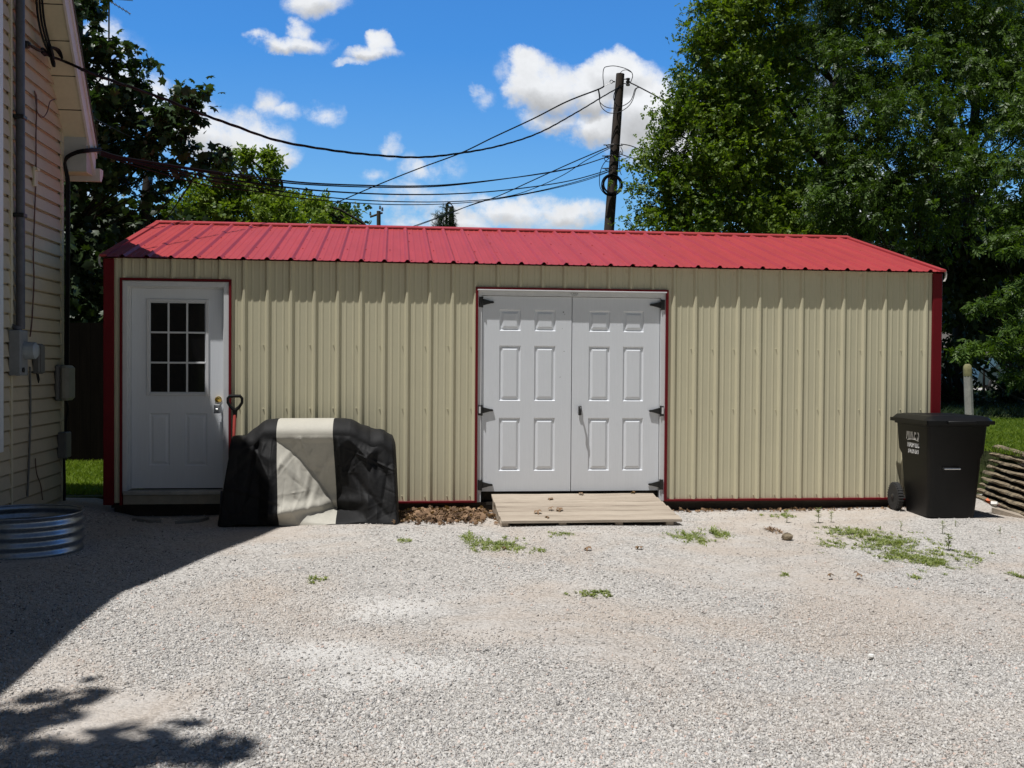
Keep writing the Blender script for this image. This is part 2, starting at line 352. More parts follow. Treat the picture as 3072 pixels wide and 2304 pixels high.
# leaf templates (x side, y along, z up)
T_MAPLE = (np.array([(0, 0, 0), (0, .5, .05), (0, 1., -.10), (.16, .72, .04), (.46, .80, -.02), (.36, .52, .06), (.56, .34, -.05), (.28, .22, .06),
                     (-.16, .72, .04), (-.46, .80, -.02), (-.36, .52, .06), (-.56, .34, -.05), (-.28, .22, .06)]),
           np.array([(0, 7, 1), (7, 6, 5), (7, 5, 1), (5, 4, 3), (5, 3, 1), (1, 3, 2), (0, 1, 12), (12, 10, 11), (12, 1, 10), (10, 8, 9), (10, 1, 8), (1, 2, 8)]))
def spray(nl, lw, ll, spread, seed=0):
    r = np.random.default_rng(seed); V = []; F = []
    for i in range(nl):
        t = i/max(1, nl-1); side = (-1)**i; base = np.array([0, t*.7, -.12*t*t]); ang = side*(spread*(1-.6*t)) if i < nl-1 else 0.
        d = np.array([math.sin(ang), math.cos(ang), -.35+.3*r.random()]); d /= np.linalg.norm(d); sv = np.array([d[1], -d[0], .25*r.normal()]); k = len(V)
        V += [base, base+d*ll*.5+sv*lw, base+d*ll, base+d*ll*.5-sv*lw]; F += [(k, k+1, k+2), (k, k+2, k+3)]
    return np.array(V), np.array(F)
T_ASH = spray(6, .10, .55, 1.0, 1); T_ELD = spray(5, .17, .5, .9, 2); T_SMALL = spray(4, .22, .55, .9, 3)
def needle(n=14):
    V = []; F = []; r = np.random.default_rng(5)
    for i in range(n):
        b = np.array([0, i/n*.8, 0]); a = r.uniform(0, 2*PI); d = np.array([math.cos(a)*.5, .8, math.sin(a)*.5])*.42; k = len(V); s = np.array([.018, 0, .01])
        V += [b-s, b+s, b+d]; F.append((k, k+1, k+2))
    return np.array(V), np.array(F)
T_PINE = needle()
def tree(name, label, trunk, r0, blobs, tmpl, leafm, size, dens, group=None, up=.9, droop=.5, clump=.3, seed=1, limbs=True, lr=1., cat='tree', shell=.45, barkm=None, tr_len=None):
    """blobs: (px,py,rpx,Y[,depth factor]) placed on their own plane Y; dens = leaves per m2 of blob cross-section"""
    global rng
    rng = np.random.default_rng(seed)
    C = []
    for b in blobs:
        px, py, rp, Y = b[:4]; p = hit(px, py, 1, Y); d = (p-CAM) @ FW; C.append((p, rp*d/FPX, b[4] if len(b) > 4 else 1., b[5] if len(b) > 5 else 1.))
    base = Vector(trunk[0]); root = empty(name, base, 0, label, cat, group)
    tb = MB(); TP = [Vector(p)-base for p in trunk]; n = len(TP); tb.tube(TP, [r0*(1-.62*i/(n-1)) for i in range(n)], 10)
    if limbs:
        for (p, r, df, ds) in C:
            q = Vector(p)-base; k = min(range(n), key=lambda i: abs(TP[i].z-(q.z-1.2*(q-TP[i]).to_2d().length*.6)))
            k = max(k, 0); a = TP[k]; mid = (a+q)/2 + Vector((random.uniform(-.2, .2), random.uniform(-.2, .2), random.uniform(-.1, .25)))
            ra = min(r0*.38, .05+r*.04)*lr; tb.tube([a, a.lerp(mid, .5)+Vector((0, 0, .1)), mid, mid.lerp(q, .5), q], [ra, ra*.75, ra*.55, ra*.4, ra*.18], 6)
            for j in range(3):
                e = q+Vector(rng.normal(size=3))*r*.45; tb.tube([mid.lerp(q, .4), q.lerp(e, .5), e], [ra*.3, ra*.2, .006], 5)
    tb.build('trunk', barkm or M_bark, root, True)
    PS = []
    for (p, r, df, ds) in C:
        ncl = max(3, int(dens*ds*PI*r*r*max(.6, df)/22))
        d = rng.normal(size=(ncl, 3)); d /= np.linalg.norm(d, axis=1)[:, None]
        rad = r*(shell+(1.02-shell)*rng.random(ncl)**.6); cen = d*rad[:, None]*np.array([1, df, .95])+p
        per = rng.integers(12, 32, ncl); ii = np.repeat(np.arange(ncl), per)
        cs = clump*(0.6+.8*rng.random(ncl)); off = rng.normal(size=(len(ii), 3))*cs[ii][:, None]*np.array([.62, .62, .38]); PS.append(cen[ii]+off)
    P = np.concatenate(PS); M = rotmats(len(P), up, droop); S = size*rng.uniform(.6, 1.25, len(P))
    V, F = scatter(tmpl[0], tmpl[1], P-np.array(base), M, S)
    npmesh('crown', V, F, leafm, root); return root

# ================================================================== SETTING
S = .2286
lot = MB(); lot.quad((-900, -900, -.16), (900, -900, -.16), (900, 1500, -.16), (-900, 1500, -.16)); tag(lot.build('ground', M_lawn), kind='structure')
def lot_h(x, y):
    return .012*np.sin(x*1.3+.4)*np.cos(y*1.1) + .007*np.sin(x*3.1+y*2.3) + .03*np.clip((x-5.5)/2.5, 0, 1)*np.clip((y+1.6)/1.2, 0, 1) + .11*np.clip((-x-1.05)/.5, 0, 1)*np.clip((y+.9)/.9, 0, 1)
nx, ny = 170, 150; xs = np.linspace(-14, 16, nx); ys = np.linspace(-16, 1.05, ny); X, Y = np.meshgrid(xs, ys); Z = GZ + lot_h(X, Y)
V = np.stack([X, Y, Z], -1).reshape(-1, 3); ii = np.arange(nx*ny).reshape(ny, nx); F = np.stack([ii[:-1, :-1], ii[:-1, 1:], ii[1:, 1:], ii[1:, :-1]], -1).reshape(-1, 4)
tag(npmesh('gravel_yard', V, F, M_ground, smooth=True), kind='structure')
# loose crushed stone on the yard: nobody could count it
n = 300000; px = rng.uniform(-80, 3150, n); t = rng.random(n); py = 1500 + (2330-1500)*t**.75
D = np.stack([ray(a, b) for a, b in zip(px[:2], py[:2])])
dirs = (px[:, None]-1536)/FPX*RT - (py[:, None]-1152)/FPX*UP + FW; tt = (GZ-CAM[2])/dirs[:, 2]; P = CAM+tt[:, None]*dirs
big = np.sin(P[:, 0]*1.7+1)*np.sin(P[:, 1]*1.3+P[:, 0]*.5)+.6*np.sin(P[:, 0]*4.1)*np.sin(P[:, 1]*3.7+2)
keep = (P[:, 1] < .05) & (P[:, 1] > -7.6) & (rng.random(n) < .62+.45*big) & ~((P[:, 0] > 2.47) & (P[:, 0] < 4.13) & (P[:, 1] > -.8)); P = P[keep]
for (cx, cy, rx, ry_) in DUSTY:
    d2 = ((P[:, 0]-cx)/rx)**2+((P[:, 1]-cy)/ry_)**2; P = P[(d2 > 1) | (rng.random(len(P)) < .5+.5*d2)]
nn_ = len(P); P[:, 2] = GZ+lot_h(P[:, 0], P[:, 1])+.001
oct_v = np.array([(1, 0, 0), (-.9, .2, 0), (.1, 1, .1), (0, -.9, -.1), (.1, 0, .8), (0, 0, -.8), (.6, .6, .45), (-.6, -.5, .4)]); oct_f = np.array([(0, 6, 4), (6, 2, 4), (2, 1, 4), (1, 7, 4), (7, 3, 4), (3, 0, 4), (2, 0, 5), (1, 2, 5), (3, 1, 5), (0, 3, 5), (0, 2, 6), (1, 3, 7)])
q = rng.normal(size=(nn_, 4)); q /= np.linalg.norm(q, axis=1)[:, None]; a, b, c, d = q.T
RM = np.stack([np.stack([1-2*(c*c+d*d), 2*(b*c-a*d), 2*(b*d+a*c)], -1), np.stack([2*(b*c+a*d), 1-2*(b*b+d*d), 2*(c*d-a*b)], -1), np.stack([2*(b*d-a*c), 2*(c*d+a*b), 1-2*(b*b+c*c)], -1)], 1)
sc3 = np.stack([rng.uniform(.8, 1.3, nn_), rng.uniform(.7, 1.1, nn_), rng.uniform(.28, .5, nn_)], -1); RM = RM*sc3[:, None, :]
sz = .0034+.0115*rng.random(nn_)**3.6
V, F = scatter(oct_v, oct_f, P, RM, sz); tag(npmesh('loose_gravel', V, F, M_stone), 'pale grey crushed stone spread over the yard', 'gravel', kind='stuff')
# worn pale dusty places in the gravel are thin feathered spreads of stone dust
ll = MB(); ll.box(-12, -1.40, .62, 9, -.155, -.012); tag(ll.build('lawn', M_lawn), kind='structure')
# raised lawn on the right, low lawn on the left
A0 = np.array([8.06, .70]); A1 = np.array([7.70, -.86])
LZ = .44
lm = MB(); poly = [(8.44, 1.0), (8.12, -.92), (8.02, -3.2), (60, -3.2), (60, 120), (8.5, 120), (8.5, 5.0)]
lm.prism([(x, y) for x, y in poly], -.155, LZ, 'z'); tag(lm.build('raised_lawn', M_lawn), kind='structure')
def blades(name, xr, yr, z, n, h, label, test=None, m=None):
    P = np.stack([rng.uniform(*xr, n), rng.uniform(*yr, n), np.full(n, z)], -1)
    if test is not None: P = P[test(P)]
    k = len(P); a = rng.uniform(0, 2*PI, k); hh = h*rng.uniform(.5, 1.3, k); w_ = .0035+.003*rng.random(k); ln = rng.normal(size=(k, 2))*.45*hh[:, None]
    dx = np.stack([np.cos(a), np.sin(a), np.zeros(k)], -1)*w_[:, None]
    V = np.stack([P-dx, P+dx, P+dx*.7+np.stack([ln[:, 0]*.4, ln[:, 1]*.4, hh*.6], -1), P+np.stack([ln[:, 0], ln[:, 1], hh], -1)], 1).reshape(-1, 3)
    F = (np.array([(0, 1, 2), (0, 2, 3)])[None]+(np.arange(k)*4)[:, None, None]).reshape(-1, 3)
    return tag(npmesh(name, V, F, m or L_grass), label, 'grass', kind='stuff')
blades('lawn_grass', (-3.3, -1.38), (.75, 4.4), -.012, 26000, .05, 'short mown grass between the house and the shed, in sun')
blades('lawn_grass', (8.1, 13.5), (-.9, 7.5), LZ, 90000, .055, 'short mown grass on the bank above the timber retaining wall', lambda P: P[:, 0] > 8.1+.05*P[:, 1])

# ================================================================== SHED
H = 2.387; E_ = .08; RS = .267; HD = 2.36; XL, XR = -1.30, 7.20; ROOFL, ROOFR = -1.345, 7.25
shed = empty('metal_shed', (0, 0, 0), 0, 'long tan ribbed steel shed with a red metal roof and white doors', 'shed')
def rib(x):
    """height of the steel profile at x"""
    d = (x/S) - math.floor(x/S+.5); d *= S
    def tz(d, hb, ht, h): d = abs(d); return h if d <= ht else (0 if d >= hb else h*(hb-d)/(hb-ht))
    return max(tz(d, .029, .009, .0225), tz(d-S/3, .013, .005, .0035), tz(d+S/3, .013, .005, .0035))
BR = sorted([-.029, -.009, .009, .029] + [s*S/3+k for s in (-1, 1) for k in (-.013, -.005, .005, .013)])
def xsamples(a, b):
    out = [a]
    for i in range(int(a/S)-2, int(b/S)+3):
        for k in BR:
            x = i*S+k
            if a+1e-4 < x < b-1e-4: out.append(x)
    return sorted(out)+[b]
wl = MB()
def sheet(a, b, z0, z1, y=0., sgn=-1):
    X_ = xsamples(a, b); vs = []
    for x in X_: vs += [(x, y+sgn*rib(x), z0), (x, y+sgn*rib(x), z1)]
    wl.add(vs, [(2*i, 2*i+2, 2*i+3, 2*i+1) for i in range(len(X_)-1)])
DX0, DX1, DZ1 = 2.295, 4.275, 2.150      # double door opening incl. red trim
EX0, EX1, EZ1 = -1.172, -.130, 2.190     # entry opening
sheet(XL, EX0, 0, H); sheet(EX0, EX1, EZ1, H); sheet(EX1, DX0, 0, H); sheet(DX0, DX1, DZ1, H); sheet(DX1, XR, 0, H)
sheet(XL, XR, 0, H, 2*HD, 1)
for X_ in (XL, XR):   # gable ends
    wl.add([(X_, 0, 0), (X_, 2*HD, 0), (X_, 2*HD, H), (X_, HD, H+RS*HD), (X_, 0, H)], [(0, 1, 2, 3, 4) if X_ == XR else (4, 3, 2, 1, 0)])
# screws along the girts are part of the sheet
for i in range(-5, 32):
    x = i*S-.045
    for z in (.045, .93, 1.56, 2.33):
        if (EX0-.03 < x < EX1+.03 and z < EZ1) or (DX0-.03 < x < DX1+.03 and z < DZ1): continue
        wl.lathe([(.0055, -.001), (.0055, -.006), (.0035, -.0075), (.0035, -.012)], (x+random.uniform(-.003, .003), 0, z+random.uniform(-.006, .006)), 6, 'y')
wl.build('wall', M_wall, shed)
# roof: profiled sheets, front and back
rf = MB()
def roofside(front):
    X_ = xsamples(ROOFL, ROOFR); vs = []; ca = 1/math.sqrt(1+RS*RS); sa = RS*ca; L_ = 6
    for x in X_:
        h = rib(x)+.004
        for k in range(L_+1):
            yv = -E_+(HD+E_)*k/L_; zz = H+RS*(yv+E_)+.002
            yv, zz = yv-sa*h, zz+ca*h
            vs.append((x, yv, zz) if front else (x, 2*HD-yv, zz))
    m = L_+1; fs = []
    for i in range(len(X_)-1):
        for k in range(L_): q = (i*m+k, (i+1)*m+k, (i+1)*m+k+1, i*m+k+1); fs.append(q if front else q[::-1])
    rf.add(vs, fs)
    rf.add([(ROOFL, -E_ if front else 2*HD+E_, H-.002), (ROOFR, -E_ if front else 2*HD+E_, H-.002), (ROOFR, HD, H+RS*(HD+E_)-.002), (ROOFL, HD, H+RS*(HD+E_)-.002)], [(3, 2, 1, 0)])
roofside(True); roofside(False)
for i in range(-5, 32):  # roof screws
    for yv in (.0, .62, 1.25, 1.9):
        x = i*S+.045; z = H+RS*(yv+E_)+.006; rf.lathe([(.007, 0), (.007, .006), (.003, .008)], (x+random.uniform(-.02, .02), yv+random.uniform(-.03, .03), z), 6)
rfo = rf.build('roof', M_roof, shed)
rc = MB(); zr = H+RS*(HD+E_)+.035
rc.add([(ROOFL-.01, HD-.12, zr-.034), (ROOFR+.01, HD-.12, zr-.034), (ROOFR+.01, HD, zr), (ROOFL-.01, HD, zr), (ROOFR+.01, HD+.12, zr-.034), (ROOFL-.01, HD+.12, zr-.034), (ROOFL-.01, HD-.12, zr-.05), (ROOFR+.01, HD-.12, zr-.05)], [(0, 1, 2, 3), (3, 2, 4, 5), (6, 7, 1, 0)])
rc.build('ridge_cap', M_roof, shed)
for (x0, x1) in ((ROOFL-.012, ROOFL+.05), (ROOFR-.05, ROOFR+.012)):   # rake trim, front and back slopes
    rk = MB(); o_ = .028
    for f in (1, -1):
        y0 = -E_+.0 if f == 1 else 2*HD+E_
        rk.add([(x0, y0, H+.005), (x1, y0, H+.005), (x1, HD, H+RS*(HD+E_)+.005), (x0, HD, H+RS*(HD+E_)+.005), (x0, y0, H+o_), (x1, y0, H+o_), (x1, HD, H+RS*(HD+E_)+o_), (x0, HD, H+RS*(HD+E_)+o_)],
               [(4, 5, 6, 7), (0, 4, 7, 3), (1, 2, 6, 5), (0, 1, 5, 4), (0, 3, 2, 1)])
    rk.build('rake_trim', M_roof, shed)
for s, x in ((-1, ROOFL-.012), (1, ROOFR+.012)):  # small pale bent flashing tails at the eave corners
    fl = MB(); P_ = [(x+s*.002, -E_-.003, H+.02), (x+s*.010, -E_-.003, H-.02), (x+s*.006, -E_-.003, H-.06), (x-s*.012, -E_-.003, H-.095)]
    for i in range(3): a, b = P_[i], P_[i+1]; fl.add([a, b, (b[0]-s*.014, b[1]+.02, b[2]), (a[0]-s*.014, a[1]+.02, a[2])], [(0, 1, 2, 3)])
    fl.build('flashing', M_grey, shed)
for (x0, x1) in ((-1.336, -1.236), (7.150, 7.256)):
    c_ = MB(); c_.box(x0, x1, -.026, .09, -.02, H-.004, .006); c_.build('corner_trim', M_red, shed)
bt = MB()
for a, b in ((EX1, DX0), (DX1, 7.148)): bt = MB(); bt.box(a, b, -.030, .01, -.022, .0, .003); bt.build('base_trim', M_red, shed)
sk = MB(); sk.box(XL+.05, XR-.05, .06, .16, GZ-.02, -.022); sk.box(XL+.05, XR-.05, 2*HD-.2, 2*HD-.1, GZ-.02, -.022); sk.box(XL+.03, XR-.03, .02, 2*HD-.02, -.05, -.021); sk.build('skid', M_dark, shed)
# red trims round the openings
dt = MB()
def frame(mb, x0, x1, z0, z1, wd, y0, y1, bottom=False):
    mb.box(x0, x0+wd, y0, y1, z0, z1-wd); mb.box(x1-wd, x1, y0, y1, z0, z1-wd); mb.box(x0, x1, y0, y1, z1-wd, z1)
    if bottom: mb.box(x0+wd, x1-wd, y0, y1, z0, z0+wd)
frame(dt, DX0-.008, DX1+.004, -.02, DZ1+.010, .026, -.030, .02); dt.build('door_trim', M_red, shed)
et = MB(); frame(et, EX0-.008, EX1+.008, -.02, EZ1+.006, .022, -.030, .02); et.build('door_trim', M_red, shed)

def slab(mb, x0, x1, z0, z1, yf, th, panels, dep=.012):
    """door slab with pressed panels; panels = (xa, xb, za, zb)"""
    xc = sorted({x0, x1, *[p[0] for p in panels], *[p[1] for p in panels]}); zc = sorted({z0, z1, *[p[2] for p in panels], *[p[3] for p in panels]})
    for i in range(len(xc)-1):
        for j in range(len(zc)-1):
            mx, mz = (xc[i]+xc[i+1])/2, (zc[j]+zc[j+1])/2
            if any(p[0] < mx < p[1] and p[2] < mz < p[3] for p in panels): continue
            mb.quad((xc[i], yf, zc[j]), (xc[i+1], yf, zc[j]), (xc[i+1], yf, zc[j+1]), (xc[i], yf, zc[j+1]))
    for (a, b, c, d) in panels:
        rings = [(0, 0), (.006, dep*.75), (.014, dep), (.020, dep), (.040, dep*.15), (.044, .001)]
        vs = []
        for ins, dy in rings: vs += [(a+ins, yf+dy, c+ins), (b-ins, yf+dy, c+ins), (b-ins, yf+dy, d-ins), (a+ins, yf+dy, d-ins)]
        fs = [(4*k+i, 4*k+(i+1) % 4, 4*k+4+(i+1) % 4, 4*k+4+i) for k in range(len(rings)-1) for i in range(4)]
        k = 4*(len(rings)-1); fs.append((k, k+1, k+2, k+3)); mb.add(vs, fs)
    mb.add([(x0, yf, z0), (x1, yf, z0), (x1, yf, z1), (x0, yf, z1), (x0, yf+th, z0), (x1, yf+th, z0), (x1, yf+th, z1), (x0, yf+th, z1)], [(0, 4, 5, 1), (1, 5, 6, 2), (2, 6, 7, 3), (3, 7, 4, 0), (4, 7, 6, 5)])
# --- double doors
df = MB(); df.box(2.306, 2.354, -.006, .09, -.018, 2.137-.012, .002); df.box(4.204, 4.258, -.006, .09, -.018, 2.125, .002); df.box(2.354, 4.204, -.006, .09, 2.079, 2.125, .002)
df.build('door_frame', M_vinyl, shed)
dl = MB(); dl.box(2.306, 4.258, -.044, .02, 2.1255, 2.1375, .002); dl.build('drip_edge', M_vinyl, shed)
pl = MB(); pl.box(3.245, 3.352, -.0095, -.0062, 2.083, 2.1205, .001); plo = pl.build('name_plate', M_vinyl, shed)
text('lettering', 'K. SHEDS', .019, M_black, plo, (3.298, -.0100, 2.108), (PI/2, 0, 0), .0003); text('lettering', 'BUILDINGS', .011, M_black, plo, (3.298, -.0100, 2.093), (PI/2, 0, 0), .0003)
bk = MB(); bk.box(2.354, 4.204, .075, .088, -.01, 2.079); bk.build('door_backing', M_dark, shed)
YD = .015
def doubledoor(x0, x1, cols, yoff):
    o = MB(); pn = []
    for (a, b) in cols:
        for (c, d) in ((1.724, 1.938), (1.012, 1.573), (.297, .838)): pn.append((a, b, c, d))
    slab(o, x0, x1, .088, 2.074, YD+yoff, .045, pn); return o.build('door', M_white, shed)
dA = doubledoor(2.359, 3.276, ((2.534, 2.752), (2.893, 3.110)), 0.); dB = doubledoor(3.284, 4.198, ((3.457, 3.678), (3.815, 4.031)), .004)
def hinge(door, xp, z, s, sticker):
    h = MB(); h.box(min(xp, xp+s*.036), max(xp, xp+s*.036), -.016, .004, z-.052, z+.052, .003)
    P_ = [(xp+s*.036, z-.034), (xp+s*.120, z-.012), (xp+s*.145, z-.010), (xp+s*.155, z), (xp+s*.145, z+.010), (xp+s*.120, z+.012), (xp+s*.036, z+.034)]
    h.prism(P_ if s > 0 else P_[::-1], -.004, .0145); h.tube([(xp+s*.036, -.014, z-.055), (xp+s*.036, -.014, z+.055)], .007, 8)
    o = h.build('hinge', M_black, door)
    if sticker: t = MB(); xs_ = xp+s*.004; t.box(min(xs_, xs_+s*.020), max(xs_, xs_+s*.020), -.0185, -.0165, z-.030, z+.038); t.build('sticker', M_decal, o)
for z, st in ((2.010, 0), (.915, 1), (.155, 0)): hinge(dA, 2.322, z, 1, st); hinge(dB, 4.244, z-.004, -1, st)
hd_ = MB(); hd_.box(3.352, 3.384, -.002, .014, .865, .962, .004); hd_.tube([(3.368, .0, .94), (3.368, -.038, .945), (3.366, -.050, .925), (3.362, -.052, .890), (3.364, -.042, .872)], [.008, .010, .012, .011, .007], 8)
hd_.build('handle', M_black, dB, True)
for (x, z, r) in ((3.19, 1.92, .010), (3.205, 1.90, .006), (3.20, 1.52, .007), (3.16, 1.255, .007), (3.18, 1.75, .004)):  # scuffs on the left leaf
    s_ = MB(); s_.add([(x+r*math.cos(a)*(.5+.5*random.random())*.8, YD-.0008, z+r*math.sin(a)*(.4+.6*random.random())) for a in [k*PI/4 for k in range(8)]], [tuple(range(8))[::-1]]); s_.build('scuff', M_boxd, dA)
# --- entry door
ef = MB(); YE = .078
ef.box(-1.158, -1.112, -.012, YE+.05, .095, 2.170, .002); ef.box(-.196, -.146, -.012, YE+.05, .095, 2.170, .002); ef.box(-1.112, -.196, -.012, YE+.05, 2.118, 2.170, .002)
ef.box(-1.112, -1.096, .055, YE+.05, .125, 2.118); ef.box(-.212, -.196, .055, YE+.05, .125, 2.118); ef.box(-1.096, -.212, .055, YE+.05, 2.104, 2.118)
ef.build('door_frame', M_vinyl, shed)
sl = MB(); sl.box(-1.150, -.150, -.030, YE+.05, .078, .118, .003); sl.build('sill', M_grey, shed)
kb = MB(); kb.box(-1.152, -.148, -.008, .03, -.016, .0745, .002); kb.build('kick_board', M_kick, shed)
ed = MB(); WX0, WX1, WZ0, WZ1 = -.925, -.352, 1.055, 1.985
slab(ed, -1.094, -.214, .132, 2.103, YE, .044, [(-.922, -.728, .357, .874), (-.580, -.366, .352, .874)], .010)
edo = ed.build('door', M_white, shed)
wf = MB(); ox0, ox1, oz0, oz1 = -.948, -.352, 1.046, 2.000
wf.box(ox0, ox0+.030, YE-.014, YE+.004, oz0, oz1, .003); wf.box(ox1-.030, ox1, YE-.014, YE+.004, oz0, oz1, .003); wf.box(ox0+.030, ox1-.030, YE-.014, YE+.004, oz0, oz0+.030, .003); wf.box(ox0+.030, ox1-.030, YE-.014, YE+.004, oz1-.030, oz1, .003)
gx0, gx1, gz0, gz1 = ox0+.030, ox1-.030, oz0+.030, oz1-.030
for k in (1, 2):
    x = gx0+(gx1-gx0)*k/3; z = gz0+(gz1-gz0)*k/3; wf.box(x-.009, x+.009, YE-.012, YE+.002, gz0, gz1, .002); wf.box(gx0, gx1, YE-.0125, YE+.0015, z-.009, z+.009, .002)
wfo = wf.build('window_frame', M_vinyl, edo)
for i in range(3):
    for j in range(3):
        pn = MB(); a = gx0+(gx1-gx0)*i/3+.009; b = gx0+(gx1-gx0)*(i+1)/3-.009; c = gz0+(gz1-gz0)*j/3+.009; d = gz0+(gz1-gz0)*(j+1)/3-.009
        pn.box(a, b, YE-.004, YE-.001, c, d); pn.build('pane', M_glass, wfo)
kn = MB(); kn.lathe([(.032, 0), (.032, -.006), (.012, -.010), (.012, -.035), (.026, -.042), (.029, -.055), (.024, -.066), (.010, -.070)], (-.258, YE, 1.012), 20, 'y'); kn.build('door_knob', M_brass, edo, True)
lb = empty('key_lockbox', (-.262, YE-.05, .935), 0, 'small silver key lockbox hanging from the brass door knob', 'lockbox')
l_ = MB(); l_.box(-.030, .030, -.018, .016, -.058, .030, .006); l_.build('body', M_box, lb); l2 = MB(); l2.box(-.012, .012, -.024, -.017, -.030, -.012, .002); l2.build('dial', M_steel, lb)
l3 = MB(); l3.tube([(-.018, 0, .026), (-.018, 0, .060), (0, 0, .078), (.018, 0, .060), (.018, 0, .026)], .004, 6); l3.build('shackle', M_steel, lb)

# ================================================================== RAMP, SLABS, SHOVEL
ramp = empty('wooden_ramp', (3.3, -.45, GZ), 0, 'low weathered wooden ramp in front of the white double doors', 'ramp')
def ry(v): return -.035+(-.90+.035)*v      # v 0 back .. 1 front
def rz(v): return .066+(-.078-.066)*v
NB = 6
for i in range(NB):
    b = MB(); v0, v1 = i/NB+.0012, (i+1)/NB-.0012; xa, xb = 2.455+.02*i/NB+random.uniform(-.004, .004), 4.130+.075*(i+.5)/NB+random.uniform(-.006, .006); dz = random.uniform(-.002, .002)
    segs = 10; vs = []
    for k in range(segs+1):
        x = xa+(xb-xa)*k/segs; q = .0015*math.sin(k*1.7+i)
        vs += [(x, ry(v1), rz(v1)+dz+q), (x, ry(v0), rz(v0)+dz+q), (x, ry(v0), rz(v0)-.024), (x, ry(v1), rz(v1)-.024)]
    fs = [(4*k+j, 4*k+(j+1) % 4, 4*k+4+(j+1) % 4, 4*k+4+j) for k in range(segs) for j in range(4)]+[(0, 1, 2, 3), (4*segs+3, 4*segs+2, 4*segs+1, 4*segs)]
    b.add(vs, [f[::-1] for f in fs]); o = b.build('board', M_deck, ramp, loc=(-3.3, .45, -GZ))
for x in (2.47, 3.02, 3.56, 4.05):
    b = MB(); b.add([(x, ry(1)+.02, GZ-.01), (x+.07, ry(1)+.02, GZ-.01), (x+.07, ry(0), GZ-.01), (x, ry(0), GZ-.01), (x, ry(1)+.02, rz(1)-.0245), (x+.07, ry(1)+.02, rz(1)-.0245), (x+.07, ry(0), rz(0)-.0245), (x, ry(0), rz(0)-.0245)],
                    [(0, 3, 2, 1), (4, 5, 6, 7), (0, 1, 5, 4), (1, 2, 6, 5), (2, 3, 7, 6), (3, 0, 4, 7)]); b.build('bearer', M_deck, ramp, loc=(-3.3, .45, -GZ))
for (poly, lab) in (([(395, 1561), (480, 1558), (483, 1567), (452, 1568)], 'left flat paving stone in the gravel below the entry door'), ([(525, 1571), (560, 1559), (628, 1556), (600, 1565)], 'right flat paving stone in the gravel below the entry door')):
    b = MB(); pts = [G(*p) for p in poly]; b.prism([(p[0], p[1]) for p in pts][::-1], GZ-.03, GZ+.022, 'z'); tag(b.build('paving_stone', M_paver), lab, 'paving stone')
shv = empty('shovel', (-.075, -.33, GZ), 0, 'red handled shovel with a black D grip leaning beside the entry door', 'shovel')
bx_, tx_ = Vector((0, 0, .15)), Vector((.005, .215, 1.02))
b = MB(); b.tube([bx_, tx_], .0165, 10); b.build('shaft', M_wood_red, shv, True)
b = MB(); zt = tx_.z; yv = tx_.y; b.tube([(.005, yv, zt-.05), (.005, yv, zt+.03)], [.020, .026], 10)
b.tube([(.005, yv, zt+.02), (-.035, yv, zt+.055), (-.063, yv, zt+.10), (-.063, yv, zt+.14), (-.045, yv, zt+.160)], [.02, .015, .014, .014, .013], 8); b.tube([(.005, yv, zt+.02), (.045, yv, zt+.055), (.073, yv, zt+.10), (.073, yv, zt+.14), (.055, yv, zt+.160)], [.02, .015, .014, .014, .013], 8)
b.tube([(-.052, yv, zt+.162), (.062, yv, zt+.162)], .0155, 8); b.build('grip', M_plastic, shv, True)
b = MB(); b.add([(-.10, .02, .28), (.11, .02, .28), (.11, -.02, .10), (.05, -.04, .0), (-.04, -.04, .0), (-.10, -.02, .10), (.005, .06, .18)], [(0, 1, 6), (1, 2, 6), (2, 3, 6), (3, 4, 6), (4, 5, 6), (5, 0, 6)]); b.build('blade', M_conduit, shv)

